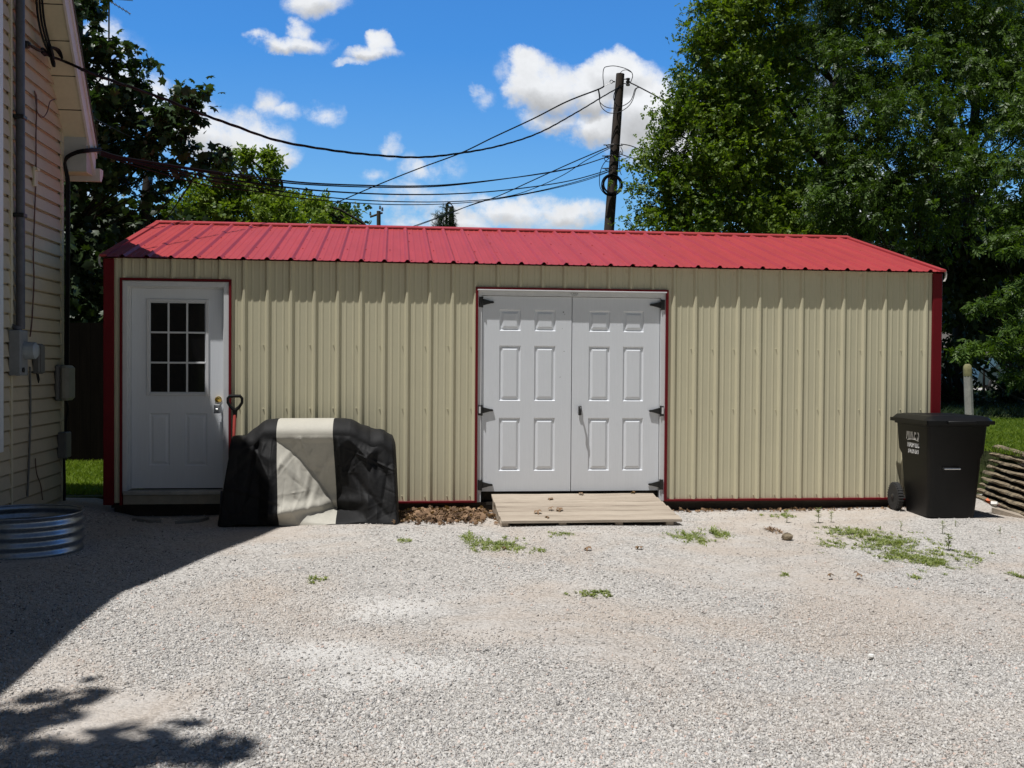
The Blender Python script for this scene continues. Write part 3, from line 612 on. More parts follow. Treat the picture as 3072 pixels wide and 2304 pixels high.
# ================================================================== GRILL COVER
def grill():
    root = empty('covered_grill', (.70, -.42, GZ), 0, 'barbecue grill under a black cover with a taupe band', 'grill')
    def lerp(x, pts):
        if x <= pts[0][0]: return pts[0][1]
        for (a, b), (c, d) in zip(pts, pts[1:]):
            if x <= c: t = (x-a)/(c-a); return b+(d-b)*t
        return pts[-1][1]
    # u along the width (0..1), top outline z, and bottom / shoulder x
    TOPX = [(0, -.065), (.05, -.03), (.16, .27), (.26, .37), (.56, .93), (.70, 1.06), (.86, 1.37), (.95, 1.46), (1, 1.48)]
    TOPZ = [(-.07, .60), (-.050, .675), (.06, .685), (.265, .835), (.37, .842), (.93, .845), (1.06, .838), (1.25, .745), (1.38, .735), (1.46, .675), (1.49, .60)]
    BOT = [(0, -.150), (.288, .428), (.622, .941), (1, 1.530)]
    NU, NV = 320, 200
    grid = np.zeros((NU+1, NV+1, 3))
    for i in range(NU+1):
        u = i/NU; xt = -.07+1.56*u; zt = lerp(xt, TOPZ); endk = min(1, min(u, 1-u)/.022); endk = math.sqrt(max(0, 1-(1-endk)**2))
        flare = lambda s: s**1.3       # s: 0 top, 1 bottom
        xb = lerp(u, BOT)
        for j in range(NV+1):
            v = j/NV      # 0 = front bottom, .. .42 front top edge .. .58 back top edge .. 1 back bottom
            yf_t, yb_t = -.60, -.22
            yf_b, yb_b = -.76, -.12
            ktop = endk
            ym_t = -.42; 
            if v < .45: s = 1-v/.45; yb = -.585+(yf_b+.585)*s; z = (zt-.145)+(GZ+.015-(zt-.145))*s
            elif v < .60:
                q = (v-.45)/.15; a = q*PI/2; z = zt-.145+.145*math.sin(a)**.9; s = 0; yb = -.585+.22*(1-math.cos(a)**1.2)
            elif v < .68: q = (v-.60)/.08; yb = -.365+.14*q; z = zt; s = 0
            else: s = (v-.68)/.32; yb = -.225+(yb_b+.225)*s; z = zt+(GZ+.015-zt)*s
            yc = -.44; yb = yc+(yb-yc)*(.35+.65*endk)
            x = xt+(xb-xt)*(s**.9)
            grid[i, j] = (x, yb, z)
    X_, Y_, Z_ = grid[..., 0], grid[..., 1], grid[..., 2]
    Vn = np.arange(NV+1)/NV; fr = np.clip(1-(Vn/.45), 0, 1)[None]     # 1 at bottom, 0 at the shoulder
    d = np.zeros_like(X_)
    # big diagonal fold of the taupe panel: tucked in above the crease, flaring out below it
    zt = .70; xa, xb2 = .335, .935
    tx = np.clip((X_-xa)/(xb2-xa), 0, 1); zf = zt-.03-(.30*tx+.40*tx**2.2)
    below = np.clip(zf-Z_, 0, 2); above = np.clip(zt-np.maximum(Z_, zf), 0, 2)
    m = np.clip((X_-(xa-.10))/.10, 0, 1)*np.clip((xb2+.30-X_)/.30, 0, 1)*(fr > 0)
    d += m*(-.50*above+.50*np.minimum(below, .17)+.10*np.clip(below-.17, 0, 1))
    # second crease at the foot
    zg = .12-.10*np.clip((X_-.35)/.35, -1, 1); d += (fr > 0)*np.clip((X_-.25)/.2, 0, 1)*np.clip((1.35-X_)/.3, 0, 1)*(.05*np.exp(-((Z_-.06-.1*(X_-.9))/.05)**2))
    # V fold on the right black side and soft folds elsewhere
    vx = (X_-1.22); vz = Z_-(.50+1.0*np.abs(vx)); d += (fr > 0)*.055*np.clip(1-np.abs(vz)/.10, 0, 1)*np.clip(1-np.abs(vx)/.26, 0, 1)
    vx = (X_-.16); vz = Z_-(.56-.45*vx); d += (fr > 0)*.035*np.clip(1-np.abs(vz)/.08, 0, 1)*np.clip(1-np.abs(vx)/.22, 0, 1)
    r2 = np.random.default_rng(3)
    for k in range(70):
        cx, cz, ang, L_, wd, am = r2.uniform(-.1, 1.5), r2.uniform(0, .75), r2.normal(PI/2, .6), r2.uniform(.10, .45), r2.uniform(.010, .045), r2.normal(0, .013)
        if .30 < cx < .95: am *= .35
        p = (X_-cx)*math.cos(ang)+(Z_-cz)*math.sin(ang); q = -(X_-cx)*math.sin(ang)+(Z_-cz)*math.cos(ang); d += (fr > 0)*am*np.exp(-(q/wd)**2-(p/L_)**2)
    for k in range(240):
        cx, cz, ang, L_, wd, am = r2.uniform(-.1, 1.5), r2.uniform(-.1, .8), r2.normal(PI/2, .9), r2.uniform(.04, .22), r2.uniform(.005, .014), r2.normal(0, .0045)
        p = (X_-cx)*math.cos(ang)+(Z_-cz)*math.sin(ang); q = -(X_-cx)*math.sin(ang)+(Z_-cz)*math.cos(ang)+.15*p*p; d += (fr > 0)*am*np.exp(-np.abs(q/wd)-(p/L_)**2)
    fb = np.clip((fr-.86)/.14, 0, 1); fb = fb*fb*(3-2*fb); d = d*(1-fb)+fb*(.015+.010*np.sin(X_*9)+.25*np.clip(d, -.02, .06))
    Y_ -= d*np.clip(fr*12, 0, 1)
    topm = (Vn[None] >= .45) & (Vn[None] < .7)
    Z_ += topm*(.006*np.sin(X_*23+Y_*9)+.004*np.sin(X_*51+2))*np.clip(np.abs(X_-.65)-.3, 0, .2)*5
    Z_[:, 0] += .012*np.sin(X_[:, 0]*7)+.006*np.sin(X_[:, 0]*23)
    ii = np.arange((NU+1)*(NV+1)).reshape(NU+1, NV+1)
    F = np.stack([ii[:-1, :-1], ii[1:, :-1], ii[1:, 1:], ii[:-1, 1:]], -1)
    xt_mid = -.07+1.56*((np.arange(NU)+.5)/NU); inb = (xt_mid > .380) & (xt_mid < .902)
    Vv = grid.reshape(-1, 3)-np.array([.70, -.42, GZ])
    def part(sel, nm, mm, extra=None):
        f = F[sel].reshape(-1, 4); used = np.unique(f); rm = -np.ones(len(Vv), int); rm[used] = np.arange(len(used)); f = rm[f]; vv = Vv[used].tolist(); fl = f.tolist()
        mb = MB(); mb.add(vv, fl)
        for col in (extra or []):
            k = len(mb.v); ring = Vv[ii[col]]; mb.add(ring.tolist(), [tuple(range(NV+1))])
        return mb.build(nm, mm, root, True)
    lf = (~inb) & (xt_mid < .6); part(lf, 'cover', M_cloth, (0,)); part((~inb) & ~lf, 'cover', M_cloth, (NU,)); part(inb, 'band', M_band)
    g = MB(); g.box(-.55, .62, .10, .22, .12, .55, .02)
    for x in (-.5, .5): g.box(x, x+.04, .10, .14, .0, .12); g.box(x, x+.04, .18, .22, .0, .12)
    g.build('frame', M_black, root)
grill()

# ================================================================== TRASH CART
def cart():
    root = empty('trash_cart', (6.985, -.52, GZ+.028), math.radians(-2), 'black wheeled trash cart with white lettering at the shed corner', 'trash can')
    secs = [(0, .245, .265, .06), (.10, .25, .28, .06), (.55, .275, .325, .06), (.60, .292, .342, .05), (.84, .305, .365, .05), (.845, .325, .385, .05), (.90, .330, .39, .05)]
    b = MB(); vs = []; nseg = 6; rings = []
    for (z, hx, hy, r) in secs:
        ring = []
        for cx, cy, a0 in ((1, 1, 0), (-1, 1, PI/2), (-1, -1, PI), (1, -1, 1.5*PI)):
            for k in range(nseg+1):
                a = a0+PI/2*k/nseg; ring.append((cx*(hx-r)+r*math.cos(a), cy*(hy-r)+r*math.sin(a), z))
        rings.append(ring)
    n_ = len(rings[0]); vs = [p for r in rings for p in r]
    fs = [(i*n_+k, i*n_+(k+1) % n_, (i+1)*n_+(k+1) % n_, (i+1)*n_+k) for i in range(len(secs)-1) for k in range(n_)]+[tuple(range(n_))[::-1]]
    b.add(vs, fs)
    b.build('body', M_plastic, root, True)
    b = MB(); b.tube([(-.13, -.300, .455), (-.13, -.345, .455), (.03, -.345, .455), (.03, -.300, .455)], .009, 8); b.build('catch_bar', M_steel, root, True)
    # lid: shallow domed tray with a hinge bar over the wheels
    L_ = MB(); hx, hy = .345, .41; g = []
    NX, NY = 14, 16
    for i in range(NX+1):
        for j in range(NY+1):
            x = -hx+2*hx*i/NX; y = -hy+2*hy*j/NY; e = max(0., min(1., min(hx-abs(x), hy-abs(y))/.07)); g.append((x, y, .895+.045*e**.6-.012*(1 if abs(x) < .2 and -.25 < y < .2 else 0)))
    L_.add(g, [(i*(NY+1)+j, (i+1)*(NY+1)+j, (i+1)*(NY+1)+j+1, i*(NY+1)+j+1) for i in range(NX) for j in range(NY)])
    for (x0, x1, y0, y1) in ((-hx, hx, -hy, -hy+.012), (-hx, hx, hy-.012, hy), (-hx, -hx+.012, -hy, hy), (hx-.012, hx, -hy, hy)): L_.box(x0, x1, y0, y1, .862, .8955)
    L_.box(-.14, .14, -hy-.03, -hy+.01, .868, .894, .005); L_.build('lid', M_plastic, root, True)
    hb = MB(); hb.tube([(-.24, .37, .84), (-.24, .47, .885), (.24, .47, .885), (.24, .37, .84)], .016, 8); hb.build('handle', M_plastic, root, True)
    ax = MB(); ax.tube([(-.30, .30, .125), (.30, .30, .125)], .012, 8); ax.build('axle', M_steel, root)
    for s in (-1, 1):
        w_ = MB(); x = s*.325; w_.lathe([(.085, -.030), (.122, -.030), (.135, -.018), (.135, .018), (.122, .030), (.085, .030)], (x, .30, .128), 32, 'x')
        for k in range(32):
            a = 2*PI*k/32; c_, s_ = math.cos(a), math.sin(a); w_.tube([(x-.028, .30+.134*c_, .128+.134*s_), (x+.028, .30+.134*c_, .128+.134*s_)], .006, 4)
        wo_ = w_.build('wheel', M_tyre, root, True)
        h = MB(); h.lathe([(.086, .026), (.080, .010), (.03, .012), (.028, .036), (.012, .040)] if s > 0 else [(.086, -.026), (.080, -.010), (.03, -.012), (.028, -.036), (.012, -.040)], (x, .30, .128), 24, 'x')
        for k in range(5):
            a = 2*PI*k/5+.3; h.tube([(x+s*.018, .30+.028*math.cos(a), .128+.028*math.sin(a)), (x+s*.020, .30+.082*math.cos(a), .128+.082*math.sin(a))], .009, 6)
        h.build('rim', M_hub, wo_, True)
    root.scale = (1, 1, 1.075)
    # decal on the left side face
    tilt = math.atan2(.013, .24); rot = (PI/2-tilt, 0, -PI/2)
    def xf(z): return -(.292+(z-.60)/.24*.013)-.0015
    for (s_, z, size, sx, bo) in (('MIKE\u2019S', .755, .165, .60, .002), ('TRASH LLC', .652, .074, .74, .0008), ('574-529-2673', .590, .058, .70, .0008)):
        text('lettering', s_, size, M_decal, root, (xf(z), -.02, z), rot, .0006, sx, 0, bo)
    u = MB()
    for k in range(10):
        y0 = .105-.25*k/10; y1 = .105-.25*(k+1)/10; c0 = .012*math.sin(PI*k/10); c1 = .012*math.sin(PI*(k+1)/10); z0, z1 = .688, .698
        u.quad((xf(z0)-.001, y0, z0+c0), (xf(z0)-.001, y1, z0+c1), (xf(z1)-.001, y1, z1+c1), (xf(z1)-.001, y0, z1+c0))
    u.build('logo_stripe', M_decal, root)
cart()

# ================================================================== STOCK TANK RING
tk = empty('galvanised_ring', (-1.455, -1.90, GZ), 0, 'round corrugated galvanised steel ring standing on the shaded gravel', 'metal ring')
b = MB(); prof = []; NH = 60; Rk = .45
for k in range(NH+1): z = .005+.30*k/NH; prof.append((Rk+.0065*math.sin(2*PI*z/.0745), z))
vs = []; fs = []; n_ = 96
for sgn, off in ((1, 0), (-1, -.003)):
    k0 = len(vs)
    for (r, z) in prof:
        for k in range(n_): a = 2*PI*k/n_; vs.append(((r+off)*math.cos(a), (r+off)*math.sin(a), z))
    for i in range(NH):
        for k in range(n_):
            q = (k0+i*n_+k, k0+i*n_+(k+1) % n_, k0+(i+1)*n_+(k+1) % n_, k0+(i+1)*n_+k); fs.append(q if sgn > 0 else q[::-1])
b.add(vs, fs); b.build('corrugated_wall', M_galv, tk, True)
b = MB(); b.tube([(Rk*math.cos(2*PI*k/48), Rk*math.sin(2*PI*k/48), .309) for k in range(49)], .007, 8, False); b.build('rolled_rim', M_galv, tk, True)

# ================================================================== HOUSE
XW, XF = -1.87, -1.63      # wall plane, rake fascia plane
YC = float(hit(184, 700, 0, XW)[1]); KH = (XW-CAM[0])/(-2.0-CAM[0])
def hy(y): return float(CAM[1]+(y-CAM[1])*KH)      # house items: measured on the wall, brought to its plane
def hz(z): return float(CAM[2]+(z-CAM[2])*KH)
M1, M2 = 1.45, 1.40; RY = -2.366
RK0 = 4.64
def rake(y): return RK0-M1*y if y >= RY else RK0-M1*RY-M2*(RY-y)
YE2 = .70
YS = -4.54; ZS = rake(YS); YF = -8.2
def rake2(y): return rake(y) if y >= YS else ZS+.0+.012*(YS-y)
house = empty('neighbouring_house', (XW, YC, GZ), 0, 'cream lap sided house gable at the left edge', 'house')
hl = (-XW, -YC, -GZ)
sdg = MB(); cz = .127; z = GZ+.02
while z < 8.2:
    z1 = z+cz
    def span(zz):
        # back / front limits of the gable at height zz (under the soffit)
        yb = YC; yf = YF+.35
        t = zz+.30
        if t > rake(YC): yb = (RK0-t)/M1
        if t > ZS: yf = RY-(rake(RY)-t)/M2
        return yf, yb
    a, b_ = span(z+cz*.5)
    if b_-a < .05: break
    a0, b0 = span(z); a1, b1 = span(z1)
    zg = z1-.020; ag, bg_ = span(zg)
    sdg.add([(XW+.024, a0, z), (XW+.024, b0, z), (XW+.005, bg_, zg), (XW+.005, ag, zg), (XW-.012, b1, z1-.006), (XW-.012, a1, z1-.006), (XW-.012, b0, z+.016), (XW-.012, a0, z+.016)], [(0, 1, 2, 3), (3, 2, 4, 5), (7, 6, 1, 0)])
    z = z1
sdg.build('wall_siding', M_siding, house, loc=hl)
bw = MB(); bw.add([(XW-.014, YF+.35, GZ), (XW-.014, YC-.01, GZ), (XW-.014, YC-.01, rake(YC)-.3), (XW-.014, RY, rake(RY)-.3), (XW-.014, YS, ZS-.3), (XW-.014, YF+.35, rake2(YF+.35)-.3)], [(0, 1, 2, 3, 4, 5)])
bw.box(-9., XW-.006, YC-.03, YC-.012, GZ, 3.3); bw.box(-9, XW-.006, YF+.35, YF+.37, GZ, 4.6); bw.box(-9, -8.98, YF+.35, YC-.02, GZ, 3.4); bw.build('wall', M_siding, house, loc=hl)
ct = MB(); ct.box(XW-.03, XW+.022, YC-.004, YC+.014, GZ+.02, rake(YC)-.30); ct.box(XW+.004, XW+.022, YC-.06, YC-.004, GZ+.02, rake(YC)-.30); ct.build('corner_trim', M_soffit, house, loc=hl)
ch = MB(); ch.box(XW+.003, XW+.026, hy(-.640), hy(-.600), GZ+.02, 5.2); ch.build('trim_channel', M_soffit, house, loc=hl)
wt = MB(); wt.box(XW+.003, XW+.032, hy(-1.02), hy(-.845), .6, 5.1, .004); wt.build('window_trim', M_vinyl, house, loc=hl)
# soffit boards with real joints, following the rake
sf = MB(); L_ = 60; ys_ = []
y = YE2
while y > RY: ys_.append(y); y -= .195
for i in range(len(ys_)-1):
    a, b_ = ys_[i]-.004, ys_[i+1]+.004
    sf.add([(XW-.02, a, rake(a)-.31), (XF, a, rake(a)-.31), (XF, b_, rake(b_)-.31), (XW-.02, b_, rake(b_)-.31)], [(0, 1, 2, 3)])
    c = ys_[i+1]; sf.add([(XW-.02, c+.005, rake(c)-.307), (XF, c+.005, rake(c)-.307), (XF, c-.005, rake(c)-.301), (XW-.02, c-.005, rake(c)-.301)], [(0, 1, 2, 3)])
sf.add([(XW-.02, RY, rake(RY)-.28), (XF, RY, rake(RY)-.28), (XF, YS, ZS-.28), (XW-.02, YS, ZS-.28)], [(0, 1, 2, 3)])
sf.build('soffit', M_soffit, house, loc=hl)
fa = MB()
def board(mb, x0, x1, pts, top, bot):
    for (a, b_) in zip(pts, pts[1:]):
        f = rake2 if min(a, b_) < YS-.01 else rake
        ta, tb_ = (f(a), f(b_)) if f is rake else (rake2(min(a, YS-.001)), rake2(b_))
        mb.add([(x0, a, ta+bot), (x1, a, ta+bot), (x1, a, ta+top), (x0, a, ta+top), (x0, b_, tb_+bot), (x1, b_, tb_+bot), (x1, b_, tb_+top), (x0, b_, tb_+top)], [(0, 3, 2, 1), (4, 5, 6, 7), (0, 1, 5, 4), (1, 2, 6, 5), (2, 3, 7, 6), (3, 0, 4, 7)])
board(fa, XF, XF+.022, [YE2+.02, RY, YS], -.015, -.33); board(fa, XF+.0225, XF+.034, [YE2+.03, RY, YS], -.0, -.10)
board(fa, XF, XF+.022, [YS-.001, YF], -.015, -.20); fa.build('fascia', M_fascia, house, loc=hl)
ro = MB(); board(ro, -9.2, XF+.045, [YE2+.06, RY, YS], .03, -.0); board(ro, -9.2, XF+.045, [YS-.001, YF-.05], .03, 0.); ro.build('roof', M_shingle, house, loc=hl)
eb = MB(); zb = rake(YE2)-.32
eb.add([(XW-.02, YC+.014, zb), (XF+.0, YC+.014, zb), (XF+.0, YE2, zb), (XW-.02, YE2, zb), (XW-.02, YC+.014, rake(YC)-.315), (XF, YC+.014, rake(YC)-.315), (XF, YE2, rake(YE2)-.315), (XW-.02, YE2, rake(YE2)-.315)], [(0, 1, 2, 3), (0, 4, 5, 1), (1, 5, 6, 2), (2, 6, 7, 3)])
eb.build('eave_box', M_eave, house, loc=hl)
es = MB(); es.box(-9, XF, YC+.014, YE2-.001, zb-.012, zb-.002); es.build('eave_soffit', M_soffit, house, loc=hl)
gt = MB(); gt.prism([(YE2, zb-.06), (YE2+.06, zb-.06), (YE2+.12, zb+.02), (YE2+.12, zb+.07), (YE2, zb+.07)], -9., XF+.07, 'x'); gt.build('gutter', M_fascia, house, loc=hl)
vt = MB(); vt.box(XW+.010, XW+.036, hy(-.045), hy(.045), hz(3.06), hz(3.25), .006); vt.box(XW+.036, XW+.055, hy(-.035), hy(.045), hz(3.215), hz(3.24)); vt.build('vent_cover', M_soffit, house, loc=hl)

# things fixed to the house wall
PYC = hy(-.525); cdr = empty('service_conduit', (XW+.065, PYC, 1.66), 0, 'thick grey electrical conduit running up the siding above the meter', 'conduit')
cd = MB(); cd.tube([(0, 0, 0), (0, 0, 3.), (0, 0, 5.0)], .038, 14); cd.build('pipe', M_conduit, cdr, True)
for z in (2.66, 3.52): s_ = MB(); s_.box(-.05, .045, -.05, .05, z-1.678, z-1.642, .006); s_.build('strap', M_black, cdr)
mt = empty('electric_meter', (XW, hy(-.56), 1.35), 0, 'grey electric meter box with a glass dome below the thick conduit', 'electric meter')
b = MB(); b.box(.012, .115, -.115, .075, -.10, .30, .008); b.build('box', M_box, mt)
b = MB(); b.lathe([(.078, .115), (.078, .150), (.072, .205), (.05, .222), (.0, .225)], (0, .0, .12), 24, 'x'); b.build('dial_dome', mat('meter_dome', (.30, .33, .35), .25, var=.1), mt, True)
b = MB(); b.lathe([(.022, .116), (.022, .128), (.0, .128)], (0, -.06, -.05), 14, 'x'); b.build('knockout', M_black, mt)
b = MB(); b.tube([(.04, -.02, .30), (.05, -.01, .33)], .050, 12); b.build('hub', M_conduit, mt, True)
ph = empty('phone_box', (XW, hy(.0), 1.28), 0, 'dark grey phone junction box right of the meter', 'utility box')
b = MB(); b.box(.012, .085, -.06, .075, -.02, .26, .014); b.build('box', M_boxd, ph); b = MB(); b.box(.0855, .092, -.05, .065, -.01, .25, .004); b.build('cover', M_boxd, ph)
b = MB(); b.tube([(.05, -.05, .0), (.06, -.045, -.06), (.06, -.02, -.10), (.06, .0, -.07), (.05, .0, -.02)], .007, 6); b.build('cable_loop', M_cable, ph, True)
tb_ = empty('cable_box', (XW, hy(.78), .985), 0, 'large tan cable junction box near the house corner', 'utility box')
b = MB(); b.box(.012, .060, -.18, .10, .0, .36, .02); b.build('back', M_boxd, tb_); b = MB(); b.box(.0605, .145, -.17, .09, .005, .355, .028); b.build('cover', M_boxt, tb_)
lb_ = empty('corner_box', (XW, hy(.80), .41), 0, 'small dark box low on the house corner', 'utility box')
b = MB(); b.box(.012, .10, -.10, .08, .0, .26, .01); b.build('box', M_boxd, lb_)
def wire(name, label, pts3, r, m, group=None, cat='cable', twist=False):
    P = [Vector(p) for p in pts3]; out = []
    for i in range(len(P)-1):
        p0, p1, p2, p3 = P[max(i-1, 0)], P[i], P[i+1], P[min(i+2, len(P)-1)]
        k = 8 if not twist else max(8, int((p2-p1).length/.12))
        for j in range(k):
            t = j/k; out.append(.5*((2*p1)+(p2-p0)*t+(2*p0-5*p1+4*p2-p3)*t*t+(3*p1-p0-3*p2+p3)*t**3))
    out.append(P[-1]); b = MB()
    if twist:
        for s in (0, 2.1, 4.2):
            b.tube([q+Vector((0, r*.8*math.cos(i*.55+s), r*.8*math.sin(i*.55+s))) for i, q in enumerate(out)], r*.62, 5)
    else: b.tube(out, r, 6)
    o = b.build(name, m, None, True); return tag(o, label, cat, group)
XC = XW+.03
wire('wall_cable', 'thin brown cable running down the siding to the phone box', [(XC, *hit(x, y, 0, XC)[1:]) for x, y in ((104, 275), (110, 300), (108, 400), (108, 520), (104, 640), (100, 760), (102, 840), (96, 960), (90, 1010))], .0065, M_cabler)
wire('wall_cable', 'pale wire drooping in a loop on the siding below the soffit', [(XC+a*.08, *hit(x, y, 0, XC+a*.08)[1:]) for x, y, a in ((104, 272, 0), (112, 335, .2), (128, 352, .4), (142, 335, .6), (150, 305, .8), (165, 298, 1))], .005, M_cabler)
wire('wall_cable', 'thin wire crossing below the soffit towards the sky', [hit(x, y, 1, Y_) for x, y, Y_ in ((165, 298, .65), (215, 322, 1.0), (275, 352, 1.6), (330, 380, 3.0), (420, 425, 7.))], .006, M_cable)
wire('wall_cable', 'dark cable running straight down below the phone box to the ground', [(XC, *hit(x, y, 0, XC)[1:]) for x, y in ((90, 1100), (91, 1200), (90, 1300), (87, 1380), (82, 1490))], .010, M_boxd)
wire('wall_cable', 'thin wire hanging crookedly at the foot of the siding', [(XC, *hit(x, y, 0, XC)[1:]) for x, y in ((106, 1375), (110, 1420), (122, 1455), (128, 1500))], .005, M_cabler)
for k, lab in enumerate(('black cable bunch bending round the eave down the house corner', 'outer black cable following the house corner down to the tan box')):
    X0 = XW+.045+.02*k
    wire('wall_cable', lab, [hit(302, 452-6*k, 1, YE2+.05), hit(262, 455-6*k, 1, YC-.03), hit(225, 462-6*k, 1, YC-.04), hit(196, 485-6*k, 1, YC-.02), (X0, hy(.91), 3.2), (X0, hy(.915), 2.9), (X0, hy(.91), 2.3), (X0, hy(.90), 1.8), (X0, hy(.88), 1.34)], .013, M_cable)
wire('wall_cable', 'bent dark cable between the tan box and the lower corner box', [(XW+.05, hy(.86), 1.0), (XW+.06, hy(.90), .90), (XW+.05, hy(.88), .80), (XW+.05, hy(.86), .62)], .012, M_cable)
wire('wall_cable', 'dark cable running from the lower corner box to the ground', [(XW+.05, hy(.80), .40), (XW+.05, hy(.82), .15), (XW+.05, hy(.80), GZ)], .014, M_cable)
wm = empty('wire_anchor', hit(80, 134, 0, XW+.03), 0, 'black anchor bolt on the siding holding the service wire', 'wire anchor')
b = MB(); b.lathe([(.035, 0), (.035, .03), (.018, .05)], (-.015, 0, 0), 12, 'x'); b.build('plate', M_black, wm); b = MB(); b.tube([(.03, 0, 0), (.09, .10, -.02)], .009, 6); b.build('bolt', M_black, wm)
for k, (dx, lab) in enumerate(((0, 'left drip loop cable hanging under the gable soffit'), (9, 'middle drip loop cable hanging under the gable soffit'), (17, 'right drip loop cable hanging under the gable soffit'))):
    wire('service_cable', lab, [hit(x+dx*f, y, 0, XW+.06+.012*k+g) for x, y, f, g in ((106, -70, 1, 0), (110, 10, 1, 0), (117, 70, 1, .02), (132, 125, .9, .04), (148, 160, .6, .06), (157, 192, .3, .07), (162, 199, .1, .07), (163, 188, 0, .07), (154, 160, .1, .07), (148, 142, .3, .07), (168, 150, .6, .09), (186, 176, .1, .11))], .010, M_cable, 'drip loops below the soffit')
wire('service_cable', 'tangled wire between the wall anchor and the overhead service line', [hit(x, y, 0, XW+g) for x, y, g in ((84, 134, .05), (100, 142, .07), (120, 152, .09), (128, 146, .09), (140, 158, .10), (135, 165, .10), (126, 156, .10), (150, 168, .12), (172, 176, .13), (200, 187, .19), (237, 203, .33))], .013, M_cable)

# ================================================================== UTILITY POLES + WIRES
PY = 15.
pb, pt = hit(1822, 760, 1, PY), hit(1861, 222, 1, PY); dirp = (pb-pt)/(pb-pt)[2]; base = pt + dirp*(GZ-.4-pt[2])
pole = empty('utility_pole', tuple(base), 0, 'tall dark wooden utility pole with a coil of cable behind the shed', 'utility pole')
Lp = Vector(pt)-Vector(base)
b = MB(); b.tube([Vector((0, 0, 0)), Lp*.33, Lp*.66, Lp], [.155, .14, .125, .105], 16); b.build('shaft', M_pole, pole, True)
def PL(x, y, dY=0.): return Vector(hit(x, y, 1, PY+dY))-Vector(base)
b = MB()
b.tube([PL(1845, 245, -.1), PL(1838, 245, -.1)], .018, 6); b.tube([PL(1838, 245, -.1)+Vector((.04*math.cos(a)-.03, 0, .04*math.sin(a))) for a in [k*PI/4 for k in range(9)]], .009, 5)
b.build('bracket', M_black, pole); b = MB()
b.tube([PL(1870, 238, -.1), PL(1880, 237, -.1), PL(1886, 238, -.1)], .014, 6); b.build('bracket', M_black, pole); b = MB(); b.tube([PL(1870, 250, -.1), PL(1880, 252, -.1), PL(1886, 252, -.1)], .012, 6); b.build('bracket', M_black, pole)
b = MB(); c0 = PL(1884, 246, -.1); b.lathe([(.02, -.10), (.05, -.09), (.05, -.05), (.03, -.04), (.055, -.01), (.055, .02), (.03, .04), (.05, .06), (.05, .09), (.02, .1)], tuple(c0), 12); b.build('insulator', M_ins, pole, True)
b = MB(); c0 = PL(1836, 555, -.22); r2 = np.random.default_rng(9)
for k in range(9):
    R_ = .235+.02*r2.normal(); o_ = r2.normal(size=3)*.012; b.tube([c0+Vector((R_*math.cos(a)+o_[0], -.02+o_[1], R_*1.02*math.sin(a)+o_[2])) for a in [j*2*PI/28 for j in range(29)]], .012, 5, False)
b.build('cable_coil', M_cable, pole, True)
for y_ in (437, 470, 507):
    b = MB(); q = PL(1838 if y_ == 437 else 1834, y_, 0.); b.tube([q+Vector((.155*math.cos(a), .155*math.sin(a), 0)) for a in [j*2*PI/16 for j in range(17)]], .012, 5, False); b.tube([q+Vector((-.24, -.05, 0)), q+Vector((.24, -.05, 0))], .014, 5); b.build('band', M_black, pole)
def lp(name, pts): b = MB(); return pts
def jump(pts, r=.010, m=M_cable, dY=-.2):
    P = [PL(x, y, dY) for x, y in pts]; out = []
    for i in range(len(P)-1):
        p0, p1, p2, p3 = P[max(i-1, 0)], P[i], P[i+1], P[min(i+2, len(P)-1)]
        for j in range(5): t = j/5; out.append(.5*((2*p1)+(p2-p0)*t+(2*p0-5*p1+4*p2-p3)*t*t+(3*p1-p0-3*p2+p3)*t**3))
    b = MB(); b.tube(out+[P[-1]], r, 5); b.build('jumper_wire', m, pole, True)
jump([(1812, 258), (1809, 230), (1812, 205), (1825, 199), (1846, 198), (1875, 205), (1893, 215), (1898, 228), (1892, 247)])
jump([(1860, 220), (1868, 212), (1880, 210), (1893, 217)], .008); jump([(1796, 268), (1800, 290), (1799, 305), (1812, 318), (1828, 324), (1845, 324)])
jump([(1794, 268), (1797, 285), (1800, 310), (1808, 326), (1825, 338), (1845, 339), (1865, 333), (1885, 319), (1898, 300), (1908, 268), (1918, 262)])
jump([(1915, 262), (1905, 268), (1898, 290), (1889, 305), (1870, 317), (1855, 319), (1845, 308), (1841, 290), (1848, 270), (1868, 255)])
jump([(1862, 440), (1868, 455), (1866, 462), (1860, 455), (1858, 500), (1862, 520), (1865, 525)], .009); jump([(1835, 468), (1818, 468), (1814, 478), (1822, 485), (1850, 484), (1885, 472)], .009)
jump([(1833, 470), (1812, 490), (1800, 520), (1800, 560), (1815, 582), (1830, 588)], .010)
WG = 'overhead cables strung to the utility pole'
def W3(seq): return [hit(x, y, 1, Y_) for x, y, Y_ in seq]
def strand(label, pts, Y0, Y1, r=.014, m=M_cable, tw=False):
    xs_ = [p[0] for p in pts]; a, b = xs_[0], xs_[-1]; q = []
    for (x, y) in pts:
        t = (x-a)/(b-a); d0 = Y0+10.58; d1 = Y1+10.58; q.append(hit(x, y, 1, 1/((1-t)/d0+t/d1)-10.58))
    wire('overhead_wire', label, q, r, m, WG, 'cable', tw)
strand('thick twisted service line sagging from the house gable to the pole top', [(237, 203), (260, 214), (350, 247), (470, 288), (600, 340), (700, 376), (830, 421), (970, 447), (1100, 463), (1250, 472), (1370, 461), (1500, 437), (1620, 397), (1730, 337), (1810, 289), (1868, 256)], float(hit(237, 203, 0, XW+.33)[1]), PY-.2, .013, tw=True)
strand('twisted line from the pole top dropping leftwards behind the shed roof', [(1812, 258), (1795, 268), (1700, 305), (1600, 356), (1480, 412), (1380, 460), (1250, 508), (1130, 556), (1000, 612), (915, 648), (850, 672)], PY-.2, 30, .018)
